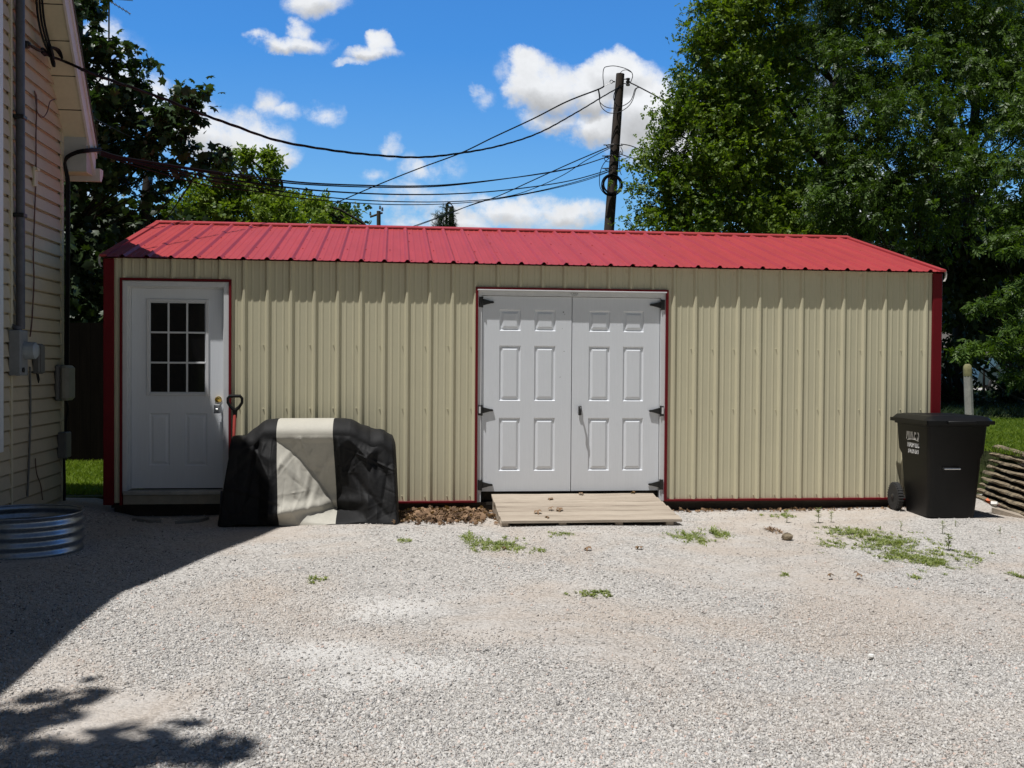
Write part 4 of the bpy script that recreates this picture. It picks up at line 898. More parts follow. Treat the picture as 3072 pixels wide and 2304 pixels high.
strand('lowest of the pole top line stubs, pale and straight', [(1838, 246), (1812, 258)], PY-.2, PY-.2, .007, M_steelw)
for lab, pts, Y0, Y1, r in (
 ('upper communication cable from the house eave to the pole', [(300, 452), (360, 470), (480, 490), (620, 512), (760, 530), (900, 547), (1060, 555), (1250, 558), (1400, 549), (1600, 525), (1720, 503), (1835, 466)], 1.3, PY-.2, .012),
 ('second communication cable just under the upper one', [(300, 455), (420, 482), (620, 517), (760, 536), (900, 552), (1100, 561), (1280, 561), (1420, 549), (1600, 524), (1720, 502), (1835, 467)], 1.3, PY-.2, .010),
 ('middle communication cable from the house eave to the pole', [(300, 458), (420, 488), (620, 530), (700, 541), (850, 561), (1000, 575), (1180, 583), (1350, 582), (1500, 572), (1650, 553), (1740, 535), (1835, 507)], 1.3, PY-.2, .012),
 ('lower thin cable from the house eave to the pole', [(300, 462), (450, 500), (620, 540), (750, 560), (900, 582), (1050, 598), (1200, 605), (1350, 605), (1480, 596), (1620, 572), (1740, 542), (1835, 511)], 1.3, PY-.2, .009),
 ('lowest thin cable from the house eave to the pole', [(300, 465), (450, 510), (620, 556), (750, 572), (880, 592), (1050, 608), (1200, 614), (1350, 611), (1480, 599), (1640, 570), (1760, 540), (1835, 512)], 1.3, PY-.2, .008),
 ('steep cable from the pole down behind the middle of the roof', [(1840, 436), (1800, 452), (1700, 495), (1590, 545), (1490, 590), (1400, 620), (1320, 650), (1230, 682), (1160, 705)], PY-.2, 30, .014),
 ('steeper cable beside it, from the pole down behind the roof', [(1838, 440), (1760, 480), (1680, 530), (1560, 580), (1440, 605), (1340, 645), (1250, 678), (1160, 712)], PY-.2, 30, .010),
 ('pole top line running right into the trees', [(1890, 248), (1915, 260), (1980, 295), (2100, 365), (2250, 445), (2400, 520), (2570, 600), (2760, 660), (2900, 700), (3100, 750)], PY-.2, 12, .016),
 ('upper right cable from the pole into the trees', [(1862, 432), (1900, 440), (1960, 470), (2050, 510), (2150, 560), (2300, 625), (2500, 700), (2700, 745), (3100, 830)], PY-.2, 13, .012),
 ('middle right cable from the pole into the trees', [(1860, 462), (1890, 472), (1950, 492), (2050, 540), (2200, 600), (2350, 660), (2520, 720), (2800, 790), (3100, 850)], PY-.2, 13, .012),
 ('lower right cable from the pole into the trees', [(1858, 497), (1880, 503), (1940, 525), (2030, 560), (2150, 600), (2300, 650), (2500, 705), (2800, 770), (3100, 820)], PY-.2, 13, .010)):
    strand(lab, pts, Y0, Y1, r)
fp = empty('utility_pole', tuple(hit(1136, 1090, 1, 55)*np.array([1, 1, 0])), 0, 'short looking distant utility pole with a crossarm above the roof ridge', 'utility pole'); fb = np.array(fp.location)
def FL(x, y, d=0.): return Vector(hit(x, y, 1, 55+d))-Vector(fb)
b = MB(); b.tube([FL(1136, 1100), FL(1136, 633)], [.16, .13], 10); b.build('shaft', M_pole, fp, True)
b = MB(); b.tube([FL(1110, 651), FL(1148, 638)], .07, 6); b.build('crossarm', M_pole, fp)
for x, y in ((1111, 646), (1140, 628), (1147, 633)): b = MB(); q = FL(x, y); b.tube([q, q+Vector((0, 0, .22))], [.07, .05], 8); b.build('insulator', M_ins, fp)
an = empty('tv_antenna', tuple(hit(325, 700, 1, 16)), 0, 'thin rooftop television antenna mast against the sky', 'antenna'); ab = Vector(an.location)
def AL(x, y, d=0.): return Vector(hit(x, y, 1, 16+d))-ab
b = MB(); b.tube([AL(325, 700), AL(326, 340), AL(327, 0)], .022, 6); b.build('mast', M_conduit, an)
b = MB(); b.tube([AL(327, 2), AL(392, 42)], .012, 5); b.tube([AL(318, -4, -.3), AL(398, 2, .3)], .010, 5)
for k in range(6): x = 330+k*11; y = 4+k*7; b.tube([AL(x-6, y-9, -.25), AL(x+5, y+7, .25)], .006, 4)
b.build('boom', M_conduit, an)

# ================================================================== FENCE + LEFT BACKGROUND
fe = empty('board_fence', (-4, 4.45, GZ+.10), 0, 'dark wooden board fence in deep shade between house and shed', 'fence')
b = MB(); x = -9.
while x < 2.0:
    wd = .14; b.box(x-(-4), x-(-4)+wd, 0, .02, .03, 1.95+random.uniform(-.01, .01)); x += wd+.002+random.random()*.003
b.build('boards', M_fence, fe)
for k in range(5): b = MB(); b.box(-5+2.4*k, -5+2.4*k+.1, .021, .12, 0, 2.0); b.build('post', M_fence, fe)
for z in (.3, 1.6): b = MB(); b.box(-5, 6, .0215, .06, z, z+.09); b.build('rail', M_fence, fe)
nb = empty('neighbour_garage', (0, 13, GZ), 0, 'low brown sided building glimpsed through leaves above the shed ridge', 'building')
q0, q1 = hit(345, 662, 1, 13), hit(700, 662, 1, 13)
b = MB(); b.box(q0[0], q1[0], 0, 6, 0, q0[2]-GZ-.25); b.build('wall', M_brick, nb); b = MB(); z0 = q0[2]-GZ-.25
b.add([(q0[0]-.3, -.4, z0-.1), (q1[0]+.3, -.4, z0-.1), (q1[0]+.3, 3, z0+.75), (q0[0]-.3, 3, z0+.75), (q1[0]+.3, 6.4, z0-.1), (q0[0]-.3, 6.4, z0-.1)], [(0, 1, 2, 3), (3, 2, 4, 5)]); b.build('roof', mat('brown_roof', (.16, .12, .09), .9, var=.3), nb)

# ================================================================== TREES
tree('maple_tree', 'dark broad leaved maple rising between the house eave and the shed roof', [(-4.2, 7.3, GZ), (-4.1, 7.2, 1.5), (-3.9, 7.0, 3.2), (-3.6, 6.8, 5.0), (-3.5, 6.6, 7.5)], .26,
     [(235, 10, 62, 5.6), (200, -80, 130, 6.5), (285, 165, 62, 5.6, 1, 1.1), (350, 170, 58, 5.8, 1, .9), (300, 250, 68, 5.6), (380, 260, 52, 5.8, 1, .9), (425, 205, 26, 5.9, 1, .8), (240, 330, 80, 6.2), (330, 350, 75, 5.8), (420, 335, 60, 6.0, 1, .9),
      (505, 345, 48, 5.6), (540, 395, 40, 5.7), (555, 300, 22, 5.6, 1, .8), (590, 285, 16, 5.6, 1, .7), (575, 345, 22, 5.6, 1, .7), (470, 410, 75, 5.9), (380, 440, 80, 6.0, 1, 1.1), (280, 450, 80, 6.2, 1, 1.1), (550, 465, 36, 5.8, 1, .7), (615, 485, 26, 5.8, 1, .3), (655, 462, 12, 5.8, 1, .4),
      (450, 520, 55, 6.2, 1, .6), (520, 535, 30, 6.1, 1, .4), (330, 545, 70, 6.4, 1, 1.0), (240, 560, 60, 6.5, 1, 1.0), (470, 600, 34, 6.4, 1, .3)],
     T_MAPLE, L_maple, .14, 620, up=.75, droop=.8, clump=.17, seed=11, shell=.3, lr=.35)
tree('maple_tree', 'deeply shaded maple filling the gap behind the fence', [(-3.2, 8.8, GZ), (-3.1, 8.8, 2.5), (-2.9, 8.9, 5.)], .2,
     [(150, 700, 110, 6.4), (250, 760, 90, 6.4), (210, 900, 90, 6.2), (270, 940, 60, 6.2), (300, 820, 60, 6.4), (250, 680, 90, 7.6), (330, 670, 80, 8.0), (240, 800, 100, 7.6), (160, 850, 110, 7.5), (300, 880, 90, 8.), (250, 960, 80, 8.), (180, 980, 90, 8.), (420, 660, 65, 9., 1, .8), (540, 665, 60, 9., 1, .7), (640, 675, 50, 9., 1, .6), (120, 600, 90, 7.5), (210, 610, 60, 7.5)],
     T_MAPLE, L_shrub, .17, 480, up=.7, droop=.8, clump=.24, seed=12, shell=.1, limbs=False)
tree('maple_tree', 'large maple canopy shading the fence behind the left gap', [(-7.5, 9.5, GZ), (-7.3, 9.4, 3), (-7, 9.3, 6), (-6.8, 9.2, 8)], .35,
     [(-250, 100, 260, 8), (0, -60, 240, 8.5), (-50, 300, 220, 8.5), (150, 420, 120, 9.), (60, 560, 140, 9), (-200, 500, 220, 9), (240, 480, 80, 8.6), (90, 200, 170, 9.5)],
     T_MAPLE, L_maple, .19, 150, up=.8, droop=.6, clump=.35, seed=13, shell=.2, lr=.5)
tree('boxelder_tree', 'bright green tree with pointed spires above the left half of the roof', [(-1.4, 16.2, GZ), (-1.4, 16.2, 2.5), (-1.3, 16.2, 5.)], .22,
     [(734, 460, 10, 15.5), (735, 482, 16, 15.5), (803, 468, 10, 16.), (671, 472, 10, 15.), (738, 515, 28, 15.6), (745, 570, 50, 15.6), (804, 485, 17, 16.), (806, 520, 30, 16.), (805, 580, 52, 16.), (672, 490, 16, 15.), (675, 530, 30, 15.2), (690, 590, 55, 15.2), (620, 590, 50, 15.), (640, 545, 30, 15.), (580, 620, 50, 15.), (520, 640, 45, 15.), (760, 640, 65, 15.), (660, 655, 55, 15), (850, 640, 50, 15.5), (585, 560, 28, 15.2, 1, .8)],
     T_ELD, L_mid, .20, 480, up=.8, droop=.3, clump=.15, seed=21, shell=.3)
tree('deciduous_tree', 'rounded green tree between the spired tree and the far utility pole', [(1.0, 20.5, GZ), (1.0, 20.5, 2.5), (1.1, 20.5, 5.)], .22,
     [(885, 610, 48, 19.5), (905, 660, 55, 19.), (960, 620, 36, 20.), (980, 660, 50, 20.), (1040, 680, 40, 20.5), (940, 600, 26, 20., 1, .8), (860, 580, 25, 20., 1, .8)],
     T_ELD, L_mid, .20, 300, up=.8, droop=.3, clump=.22, seed=22, shell=.3)
tree('deciduous_tree', 'hazy far tree low behind the ridge left of the far pole', [(4.2, 40., GZ), (4.2, 40., 5), (4.2, 40, 9)], .3,
     [(1000, 630, 36, 38), (1040, 655, 34, 38), (960, 612, 30, 39), (1065, 685, 22, 38), (1000, 680, 50, 38)], T_SMALL, L_far, .36, 150, up=.8, droop=.3, clump=.4, seed=23, shell=.3)
tree('conifer', 'thin sparse conifer tip poking above the ridge against a cloud', [tuple(hit(1338, 1100, 1, 30)*np.array([1, 1, 0])), tuple(hit(1338, 800, 1, 30)), tuple(hit(1339, 700, 1, 30)), tuple(hit(1340, 612, 1, 30))], .10,
     [(1340, 620, 7, 30, 1, .8), (1332, 645, 9, 30, 1, .7), (1352, 643, 9, 30, 1, .6), (1318, 648, 6, 30, 1, .8), (1322, 675, 8, 30, 1, .7), (1345, 668, 12, 30, 1, .6), (1360, 672, 9, 30, 1, .7), (1338, 690, 18, 30, 1, .7), (1314, 682, 6, 30, 1, .8)],
     T_PINE, L_shrub, .26, 190, up=.2, droop=.6, clump=.11, seed=24, shell=.1)
rng = np.random.default_rng(77); n = 60000; xx = rng.uniform(-75, 110, n); top = 4.6+1.3*np.sin(xx*.23)+.9*np.sin(xx*.71+1)+.5*np.sin(xx*1.9)
P = np.stack([xx, 62+rng.normal(size=n)*2.2, top*rng.random(n)**.6], -1); V, F = scatter(T_SMALL[0], T_SMALL[1], P, rotmats(n, .8, .3), .75*rng.uniform(.6, 1.3, n))
tag(npmesh('distant_trees', V, F, L_far), 'low far-off belt of trees along the horizon behind everything', 'woods', kind='stuff')
# right side
tree('boxelder_tree', 'tall yellow green tree right of the utility pole', [(11.4, 13.2, LZ-.3), (11.5, 13.1, 3), (11.5, 13., 6), (11.6, 12.9, 8)], .22,
     [(2180, 10, 110, 11.5), (2140, 95, 92, 11.5), (2300, 60, 130, 12.), (2090, 150, 42, 11.4), (2200, 190, 110, 11.4), (2060, 255, 62, 11.5), (2020, 340, 58, 11.6), (2110, 330, 100, 11.2), (2230, 320, 110, 11.4), (2330, 260, 90, 12.), (1985, 420, 40, 11.8), (2040, 450, 85, 11.4), (2150, 460, 110, 11.2),
      (2270, 450, 100, 11.6), (1960, 480, 48, 11.8), (1975, 560, 66, 11.6), (2080, 570, 95, 11.4), (2200, 580, 110, 11.2), (2330, 540, 80, 11.8), (1930, 620, 36, 11.8, 1, .8), (1990, 655, 65, 11.6), (2110, 670, 95, 11.2), (2240, 680, 95, 11.2), (2350, 640, 85, 11.4), (2420, 690, 70, 11.), (1915, 560, 18, 11.8, 1, .7), (1885, 665, 26, 11.8, 1, .7), (2440, 560, 60, 11.6, 1, .8), (2380, 400, 60, 11.8, 1, .9), (2260, -80, 150, 12)],
     T_ELD, L_elder, .150, 560, up=.8, droop=.5, clump=.24, seed=31, shell=.3, lr=.6)
tree('ash_tree', 'broad dark green tree with drooping leaflets filling the upper right', [(14.6, 12.6, LZ-.3), (14.6, 12.5, 3), (14.7, 12.4, 6), (14.8, 12.3, 8)], .22,
     [(2560, 60, 120, 11.), (2680, 0, 150, 11.), (2820, 60, 130, 10.5), (2950, 130, 130, 10.5), (2560, 200, 110, 10.5), (2690, 190, 130, 10.), (2830, 220, 120, 10.), (2480, 320, 80, 10.5), (2580, 350, 110, 10.), (2720, 370, 130, 9.5), (2870, 380, 120, 9.5), (2530, 480, 100, 10.), (2650, 510, 120, 9.5), (2790, 530, 115, 9.2), (2930, 520, 100, 9.5),
      (2500, 600, 80, 10., 1, .9), (2610, 640, 90, 9.6, 1, .85), (2730, 650, 90, 9.4, 1, .7), (3020, 300, 100, 10.), (3060, 200, 100, 10.), (3050, 60, 130, 11.), (3000, 180, 110, 11.5), (3080, 400, 110, 11.), (2470, 640, 60, 10., 1, .7), (2440, 140, 60, 11.5, 1, .7), (2850, 660, 80, 9.4, 1, .6), (2560, -100, 160, 11), (2850, -120, 180, 11)],
     T_ASH, L_ash, .18, 430, up=.55, droop=1.3, clump=.22, seed=32, shell=.35, lr=.6)
tree('ash_tree', 'tree at the right edge with leafy boughs hanging over the lawn', [(15.9, 10.6, LZ-.3), (15.9, 10.6, 3), (15.8, 10.4, 6), (15.7, 10.2, 9)], .20,
     [(3040, 500, 70, 8.), (3060, 620, 80, 8.), (3080, 740, 80, 7.6), (2990, 700, 45, 8., 1, .7), (3060, 860, 60, 7.4), (2990, 900, 36, 7.4, 1, .8), (2945, 905, 26, 7.4, 1, .7), (2920, 1040, 34, 7.2), (2965, 1030, 40, 7.2), (3010, 1040, 40, 7.2), (3055, 990, 45, 7.2), (2890, 1075, 16, 7.2, 1, .7), (3060, 1150, 30, 7.2), (3070, 1080, 36, 7.2), (3150, 900, 110, 7.6), (3150, 600, 120, 8), (3150, 350, 130, 8.5), (3060, 930, 40, 7.2)],
     T_ASH, L_ash, .18, 420, up=.6, droop=1.2, clump=.17, seed=33, shell=.3, lr=.4)
tree('pine_tree', 'soft needled pine showing between the two large right trees', [(14.6, 19.5, LZ-.3), (14.6, 19.5, 5), (14.6, 19.5, 11), (14.6, 19.5, 15)], .25,
     [(2450, 230, 75, 18), (2420, 290, 55, 18), (2380, 130, 80, 18), (2500, 120, 70, 18), (2560, 260, 60, 18.5), (2450, 20, 110, 18.5), (2470, 420, 70, 18.5, 1, .6)], T_PINE, L_pine, .42, 200, up=.4, droop=-.4, clump=.35, seed=34, shell=.2)
tree('pine_tree', 'dark pine in the top right corner', [(22., 18., LZ-.3), (22, 18, 5), (22, 18, 10), (22, 18, 15)], .28,
     [(3000, 40, 110, 17), (3060, 150, 100, 17), (2950, 200, 80, 17), (3050, 330, 90, 17), (3100, 0, 150, 17)], T_PINE, L_pine, .42, 200, up=.4, droop=-.4, clump=.35, seed=35, shell=.2)
for k, (lab, tr, bl) in enumerate((
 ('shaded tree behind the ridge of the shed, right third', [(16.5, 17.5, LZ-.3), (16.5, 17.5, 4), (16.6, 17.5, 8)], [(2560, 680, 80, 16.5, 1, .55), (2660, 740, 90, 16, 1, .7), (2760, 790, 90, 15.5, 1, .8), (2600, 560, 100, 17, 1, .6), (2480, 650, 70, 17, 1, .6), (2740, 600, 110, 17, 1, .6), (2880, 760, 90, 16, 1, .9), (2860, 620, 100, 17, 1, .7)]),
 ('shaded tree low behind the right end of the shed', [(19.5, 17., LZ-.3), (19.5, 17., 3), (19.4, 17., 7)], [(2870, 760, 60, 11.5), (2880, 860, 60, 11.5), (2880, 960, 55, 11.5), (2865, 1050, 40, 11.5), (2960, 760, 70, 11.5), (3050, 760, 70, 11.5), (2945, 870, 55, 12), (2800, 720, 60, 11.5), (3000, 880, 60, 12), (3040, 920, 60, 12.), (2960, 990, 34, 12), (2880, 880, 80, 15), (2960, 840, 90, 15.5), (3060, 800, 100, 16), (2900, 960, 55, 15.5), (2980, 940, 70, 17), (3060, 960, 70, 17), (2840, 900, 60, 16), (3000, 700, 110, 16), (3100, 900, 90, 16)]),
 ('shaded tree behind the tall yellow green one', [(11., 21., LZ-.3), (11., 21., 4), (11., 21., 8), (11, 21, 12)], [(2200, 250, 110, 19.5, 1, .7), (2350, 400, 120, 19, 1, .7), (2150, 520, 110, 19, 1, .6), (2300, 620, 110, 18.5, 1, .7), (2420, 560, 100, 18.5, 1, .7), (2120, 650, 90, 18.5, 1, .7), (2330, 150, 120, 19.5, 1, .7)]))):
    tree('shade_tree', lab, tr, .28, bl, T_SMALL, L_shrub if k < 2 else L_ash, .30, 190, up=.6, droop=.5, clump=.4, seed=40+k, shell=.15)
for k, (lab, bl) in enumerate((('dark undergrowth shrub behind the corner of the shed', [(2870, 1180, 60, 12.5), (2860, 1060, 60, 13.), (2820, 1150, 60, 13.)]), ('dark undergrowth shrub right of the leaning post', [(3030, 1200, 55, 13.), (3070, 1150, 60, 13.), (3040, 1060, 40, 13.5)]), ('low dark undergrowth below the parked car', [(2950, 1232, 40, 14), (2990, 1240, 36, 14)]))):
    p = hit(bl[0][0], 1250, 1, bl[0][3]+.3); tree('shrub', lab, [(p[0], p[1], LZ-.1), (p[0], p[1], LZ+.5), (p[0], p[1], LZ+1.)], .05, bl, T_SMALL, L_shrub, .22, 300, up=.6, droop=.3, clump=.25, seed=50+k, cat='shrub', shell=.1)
tag(blades('undergrowth', (8, 30), (7.5, 26), LZ, 60000, .16, 'rough dark ground cover under the trees on the right', None, L_shrub), cat='ground cover')
hr = MB(); # extra ash trunk seen dark among the leaves
# tree behind the photographer whose crown throws the dappled shade at the lower left
tree('shade_tree', 'tree beyond the left foreground whose crown dapples the gravel', [(-5.2, -12.5, GZ), (-5.0, -12.3, 3), (-4.2, -11.5, 6), (-3.4, -10.6, 8)], .25, [], T_MAPLE, L_maple, .18, 1) if False else None
def offtree():
    global rng
    rng = np.random.default_rng(61); base = Vector((-4.6, -12.2, GZ)); root = empty('shade_tree', base, 0, 'tree outside the frame that dapples the lower left gravel', 'tree')
    t = MB(); t.tube([(0, 0, 0), (.1, .1, 2.5), (.6, .6, 5), (1.4, 1.5, 7.6)], [.22, .19, .15, .08], 10); PS = []
    for (gx, gy, h, r) in ((-.7, -5.95, 7.6, .34), (-.25, -6.1, 7.6, .26), (.05, -5.75, 7.8, .13), (-.5, -6.45, 7.4, .50), (-.05, -6.5, 7.2, .22), (.42, -6.35, 7.4, .20), (.22, -6.75, 7.6, .30), (-.2, -6.95, 7.5, .32), (-.8, -7.0, 7.5, .55), (.75, -6.50, 7.5, .15), (-1.2, -6.3, 7.5, .6), (.3, -7.25, 7.4, .35), (-.3, -7.7, 7.5, .5), (.0, -6.0, 7.5, .10)):
        c = np.array([gx-.25*(h-GZ), gy-.20*(h-GZ), h]); k = int(430*r*r/.25); PS.append(c+rng.normal(size=(k, 3))*np.array([r*.6, r*.5, r*.35])-np.array(base)); t.tube([(1.2, 1.2, 7.2), tuple((np.array((1.2, 1.2, 7.2))+c-np.array(base))/2), tuple(c-np.array(base))], [.05, .03, .01], 5)
    t.build('trunk', M_bark, root, True); P_ = np.concatenate(PS); V, F = scatter(T_MAPLE[0], T_MAPLE[1], P_, rotmats(len(P_), 1., .3), .15*rng.uniform(.6, 1.2, len(P_))); npmesh('crown', V, F, L_maple, root)
offtree()

# ================================================================== RIGHT SIDE THINGS
rw = empty('timber_retaining_wall', (7.75, -.9, GZ), 0, 'retaining wall of stacked rotting landscape timbers behind the trash cart', 'retaining wall')
A = np.array([8.10, .80]); B = np.array([7.66, -1.10]); dv = (B-A)/np.linalg.norm(B-A); B = A+dv*3.2; nv = np.array([dv[1], -dv[0]])  # nv points to +x? fixed below
if nv[0] > 0: nv = -nv
NL = 9
for i in range(NL):
    z0 = GZ+.012+i*.069; back = .026*i; r_ = random.Random(i)
    cuts = [0.] + sorted([r_.uniform(.5, 2.8) for _ in range(1 if i < 8 else 0)]) + [3.2]
    for a, b_ in zip(cuts, cuts[1:]):
        b = MB(); segs = 22; vs = []; gap = .03*r_.random(); broken = (i == 6 and a == 0)
        for k in range(segs+1):
            t = a+gap+(b_-a-gap)*k/segs; p = A+dv*t - nv*back + nv*(.010*math.sin(t*5+i*2)+.006*math.sin(t*17+i)); e = 1.
            hh = (.036 if i < 8 else .062)*(1+.22*math.sin(t*4+i*1.7)); wdt = .085
            if broken and t > .9: hh *= .45+.3*math.sin(t*30); 
            for j in range(8):
                an_ = 2*PI*j/8+.39; rr = 1+.10*math.sin(j*3+t*9+i); vs.append((p[0]-nv[0]*(-wdt*.5*math.cos(an_)*rr)-nv[0]*.05, p[1]-nv[1]*(-wdt*.5*math.cos(an_)*rr)-nv[1]*.05, z0+.028+hh*.55*math.sin(an_)*rr))
        fs = [(8*k+j, 8*k+(j+1) % 8, 8*k+8+(j+1) % 8, 8*k+8+j) for k in range(segs) for j in range(8)]+[tuple(range(8))[::-1], tuple(8*segs+j for j in range(8))]
        b.add(vs, fs); o = b.build('timber', M_log, rw, False, loc=(-7.75, .9, -GZ))
b = MB(); 
p0 = A-nv*.40; p1 = B-nv*.40
b.add([(A[0]-nv[0]*.09, A[1], GZ-.02), (B[0]-nv[0]*.09, B[1], GZ-.02), (B[0]-nv[0]*.40, B[1], LZ-.02), (A[0]-nv[0]*.40, A[1], LZ-.02)], [(0, 1, 2, 3)]); b.build('earth_fill', M_soil, rw, loc=(-7.75, .9, -GZ))
lt = empty('loose_timber', tuple(G(3050, 1545)), 0, 'pale sawn timber lying at the foot of the retaining wall', 'timber'); bl = np.array(lt.location)
pa, pb_ = W(2975, 1523, -.45), W(3110, 1562, -.95); b = MB(); dd_ = Vector(pb_-pa); nn2 = Vector((-.08, -.02, 0)); a_ = Vector(pa-bl); c_ = a_+dd_
b.add([a_, c_, c_-nn2, a_-nn2, a_+Vector((0, 0, -.05)), c_+Vector((0, 0, -.05)), c_-nn2+Vector((0, 0, -.05)), a_-nn2+Vector((0, 0, -.05))], [(0, 1, 2, 3), (4, 7, 6, 5), (0, 4, 5, 1), (1, 5, 6, 2), (2, 6, 7, 3), (3, 7, 4, 0)]); b.build('plank', M_deck, lt)
wp = empty('crumpled_wrapper', tuple(W(2985, 1520, -.42)), 0, 'crumpled orange and white wrapper on the retaining timbers', 'litter'); wb = np.array(wp.location)
def crump(pts, m, nm, th=.05):
    b = MB(); n_ = len(pts); c = np.mean([W(x, y, -.42) for x, y in pts], 0)-wb; vs = [tuple(W(x, y, -.42)-wb) for x, y in pts]; vs.append(tuple(c+np.array([0, -th, .008]))); vs.append(tuple(c+np.array([0, th, .0])))
    b.add(vs, [(k, (k+1) % n_, n_) for k in range(n_)]+[((k+1) % n_, k, n_+1) for k in range(n_)]); b.build(nm, m, wp)
crump([(2952, 1500), (2963, 1494), (2972, 1503), (2968, 1512), (2962, 1510)], M_orange, 'orange_part'); crump([(2966, 1512), (2974, 1503), (2992, 1505), (2996, 1512), (2986, 1522), (2976, 1520)], M_wrap, 'white_part'); crump([(2986, 1522), (2997, 1512), (3003, 1516), (2996, 1520)], M_maroon, 'maroon_part', .02)
po = empty('wooden_post', tuple(W(2908, 1250, 3.5)-np.array([0, 0, .75])), 0, 'leaning pale grey post with yellow lichen top behind the trash cart', 'post'); pq = np.array(po.location)
tp = W(2902, 1092, 3.5)-pq; bp_ = W(2908, 1250, 3.5)-pq; ba = bp_+(bp_-tp)*1.3
b = MB(); n_ = 12; P_ = [ba+(tp-ba)*t for t in (0, .5, .9)]; b.tube(P_, [.066, .062, .060], 8); b.build('shaft', M_post, po)
b = MB(); P_ = [ba+(tp-ba)*t for t in (.9005, .95, .985, 1.)]; b.tube(P_, [.060, .060, .052, .030], 12); b.build('cap', M_lichen, po, True)

def car():
    c0 = hit(2975, 1165, 1, 30); root = empty('parked_car', (c0[0]+.3, 30, LZ-.05), math.radians(200), 'dark parked car glimpsed under the hanging boughs at right', 'car')
    b = MB(); prof = [(-2.2, .35), (-2.25, .62), (-2.1, .80), (-1.2, .92), (-.55, 1.38), (.75, 1.42), (1.45, 1.0), (2.15, .92), (2.25, .6), (2.2, .35)]
    b.prism(prof[::-1], -.85, .85); b.build('body', M_carp, root)
    g = MB(); g.add([(-1.16, -.70, .95), (-1.16, .70, .95), (-.57, .62, 1.36), (-.57, -.62, 1.36)], [(0, 1, 2, 3)]); 
    for k in range(4): g.v[k] = (g.v[k][0]-.02, g.v[k][1], g.v[k][2]+.012)
    g.build('windscreen', M_carg, root)
    for s in (-1, 1):
        g = MB(); y = s*.856; g.add([(-1.0, y, .97), (1.2, y, 1.0), (.68, y, 1.35), (-.5, y, 1.33)], [(0, 1, 2, 3) if s < 0 else (3, 2, 1, 0)]); g.build('side_window', M_carg, root)
        h = MB(); h.box(-2.262, -2.2, min(s*.8, s*.5), max(s*.8, s*.5), .62, .76, .01); h.build('headlight', M_steel, root)
        for x in (-1.4, 1.35): w_ = MB(); w_.lathe([(.31, -.1), (.33, -.06), (.33, .06), (.31, .1)], (x, s*.80, .33), 20, 'y'); wo_ = w_.build('wheel', M_tyre, root, True); h = MB(); h.lathe([(.2, .102), (.05, .11)] if s > 0 else [(.2, -.102), (.05, -.11)], (x, s*.80, .33), 16, 'y'); h.build('rim', M_steel, wo_, True)
car()
fb2 = empty('far_building', tuple(hit(2960, 1150, 1, 42)*np.array([1, 1, 0])), 0, 'pale grey building wall behind the parked car', 'building')
b = MB(); b.box(-4, 3.5, 0, 5, GZ, 2.2); b.build('wall', M_pale, fb2); b = MB(); b.prism([(-.4, 2.2), (5.4, 2.2), (2.5, 3.4)], -4.3, 3.8, 'x'); b.build('roof', M_shingle, fb2)
dr = MB(); dr.box(10, 40, 26, 37, LZ+.002, LZ+.02); tag(dr.build('parking_lane', M_ground), kind='structure')
sp_ = empty('garden_hose', tuple(G(200, 1512)), 0, 'thin black hose curving over the ground in the gap beside the shed', 'hose'); hb0 = np.array(sp_.location)
b = MB(); b.tube([Vector(G(x, y, GZ+.02)-hb0) for x, y in ((190, 1512), (225, 1512), (240, 1509), (256, 1507), (270, 1510), (290, 1513), (312, 1510))], .011, 6); b.build('tube', M_cable, sp_, True)

# ================================================================== LEAVES + WEEDS
n = 1300; P = np.stack([rng.normal(1.95, .30, n), -.30+.19*rng.normal(size=n), GZ+.01+.03*rng.random(n)], -1); P = P[(P[:, 0] > 1.35) & (P[:, 0] < 2.47) & (P[:, 1] < .0) & (P[:, 1] > -.85)]
P[:, 2] += .02*np.exp(-((P[:, 0]-1.95)/.4)**2-((P[:, 1]+.12)/.22)**2)
V, F = scatter(T_MAPLE[0]*np.array([1, 1, 3.]), T_MAPLE[1], P, rotmats(len(P), 1.6, 0), .052*rng.uniform(.4, 1.3, len(P)))
tag(npmesh('leaf_litter', V, F, L_dry), 'heap of dry brown leaves against the shed between grill and ramp', 'leaf litter', kind='stuff')
n = 260; P = np.stack([rng.uniform(4.1, 6.9, n), -.06-.12*rng.random(n)**2, np.full(n, GZ+.02)], -1); V, F = scatter(T_MAPLE[0]*np.array([1, 1, 3.]), T_MAPLE[1], P, rotmats(n, 1., 0), .03*rng.uniform(.5, 1.4, n))
tag(npmesh('leaf_litter', V, F, L_dry), 'scattered dry leaves along the shed base right of the ramp', 'leaf litter', kind='stuff')
def one_leaf(p, s, label, m=L_dry, group=None, nrm_up=3.):
    V, F = scatter(T_MAPLE[0]*np.array([1, 1, 3.5]), T_MAPLE[1], np.zeros((1, 3)), rotmats(1, nrm_up, 0), np.array([s])); o = npmesh('dry_leaf', V, F, m); o.location = p; return tag(o, label, 'leaf', group)
def rampz(y): v = (y+.035)/(-.865); return rz(v)+.010
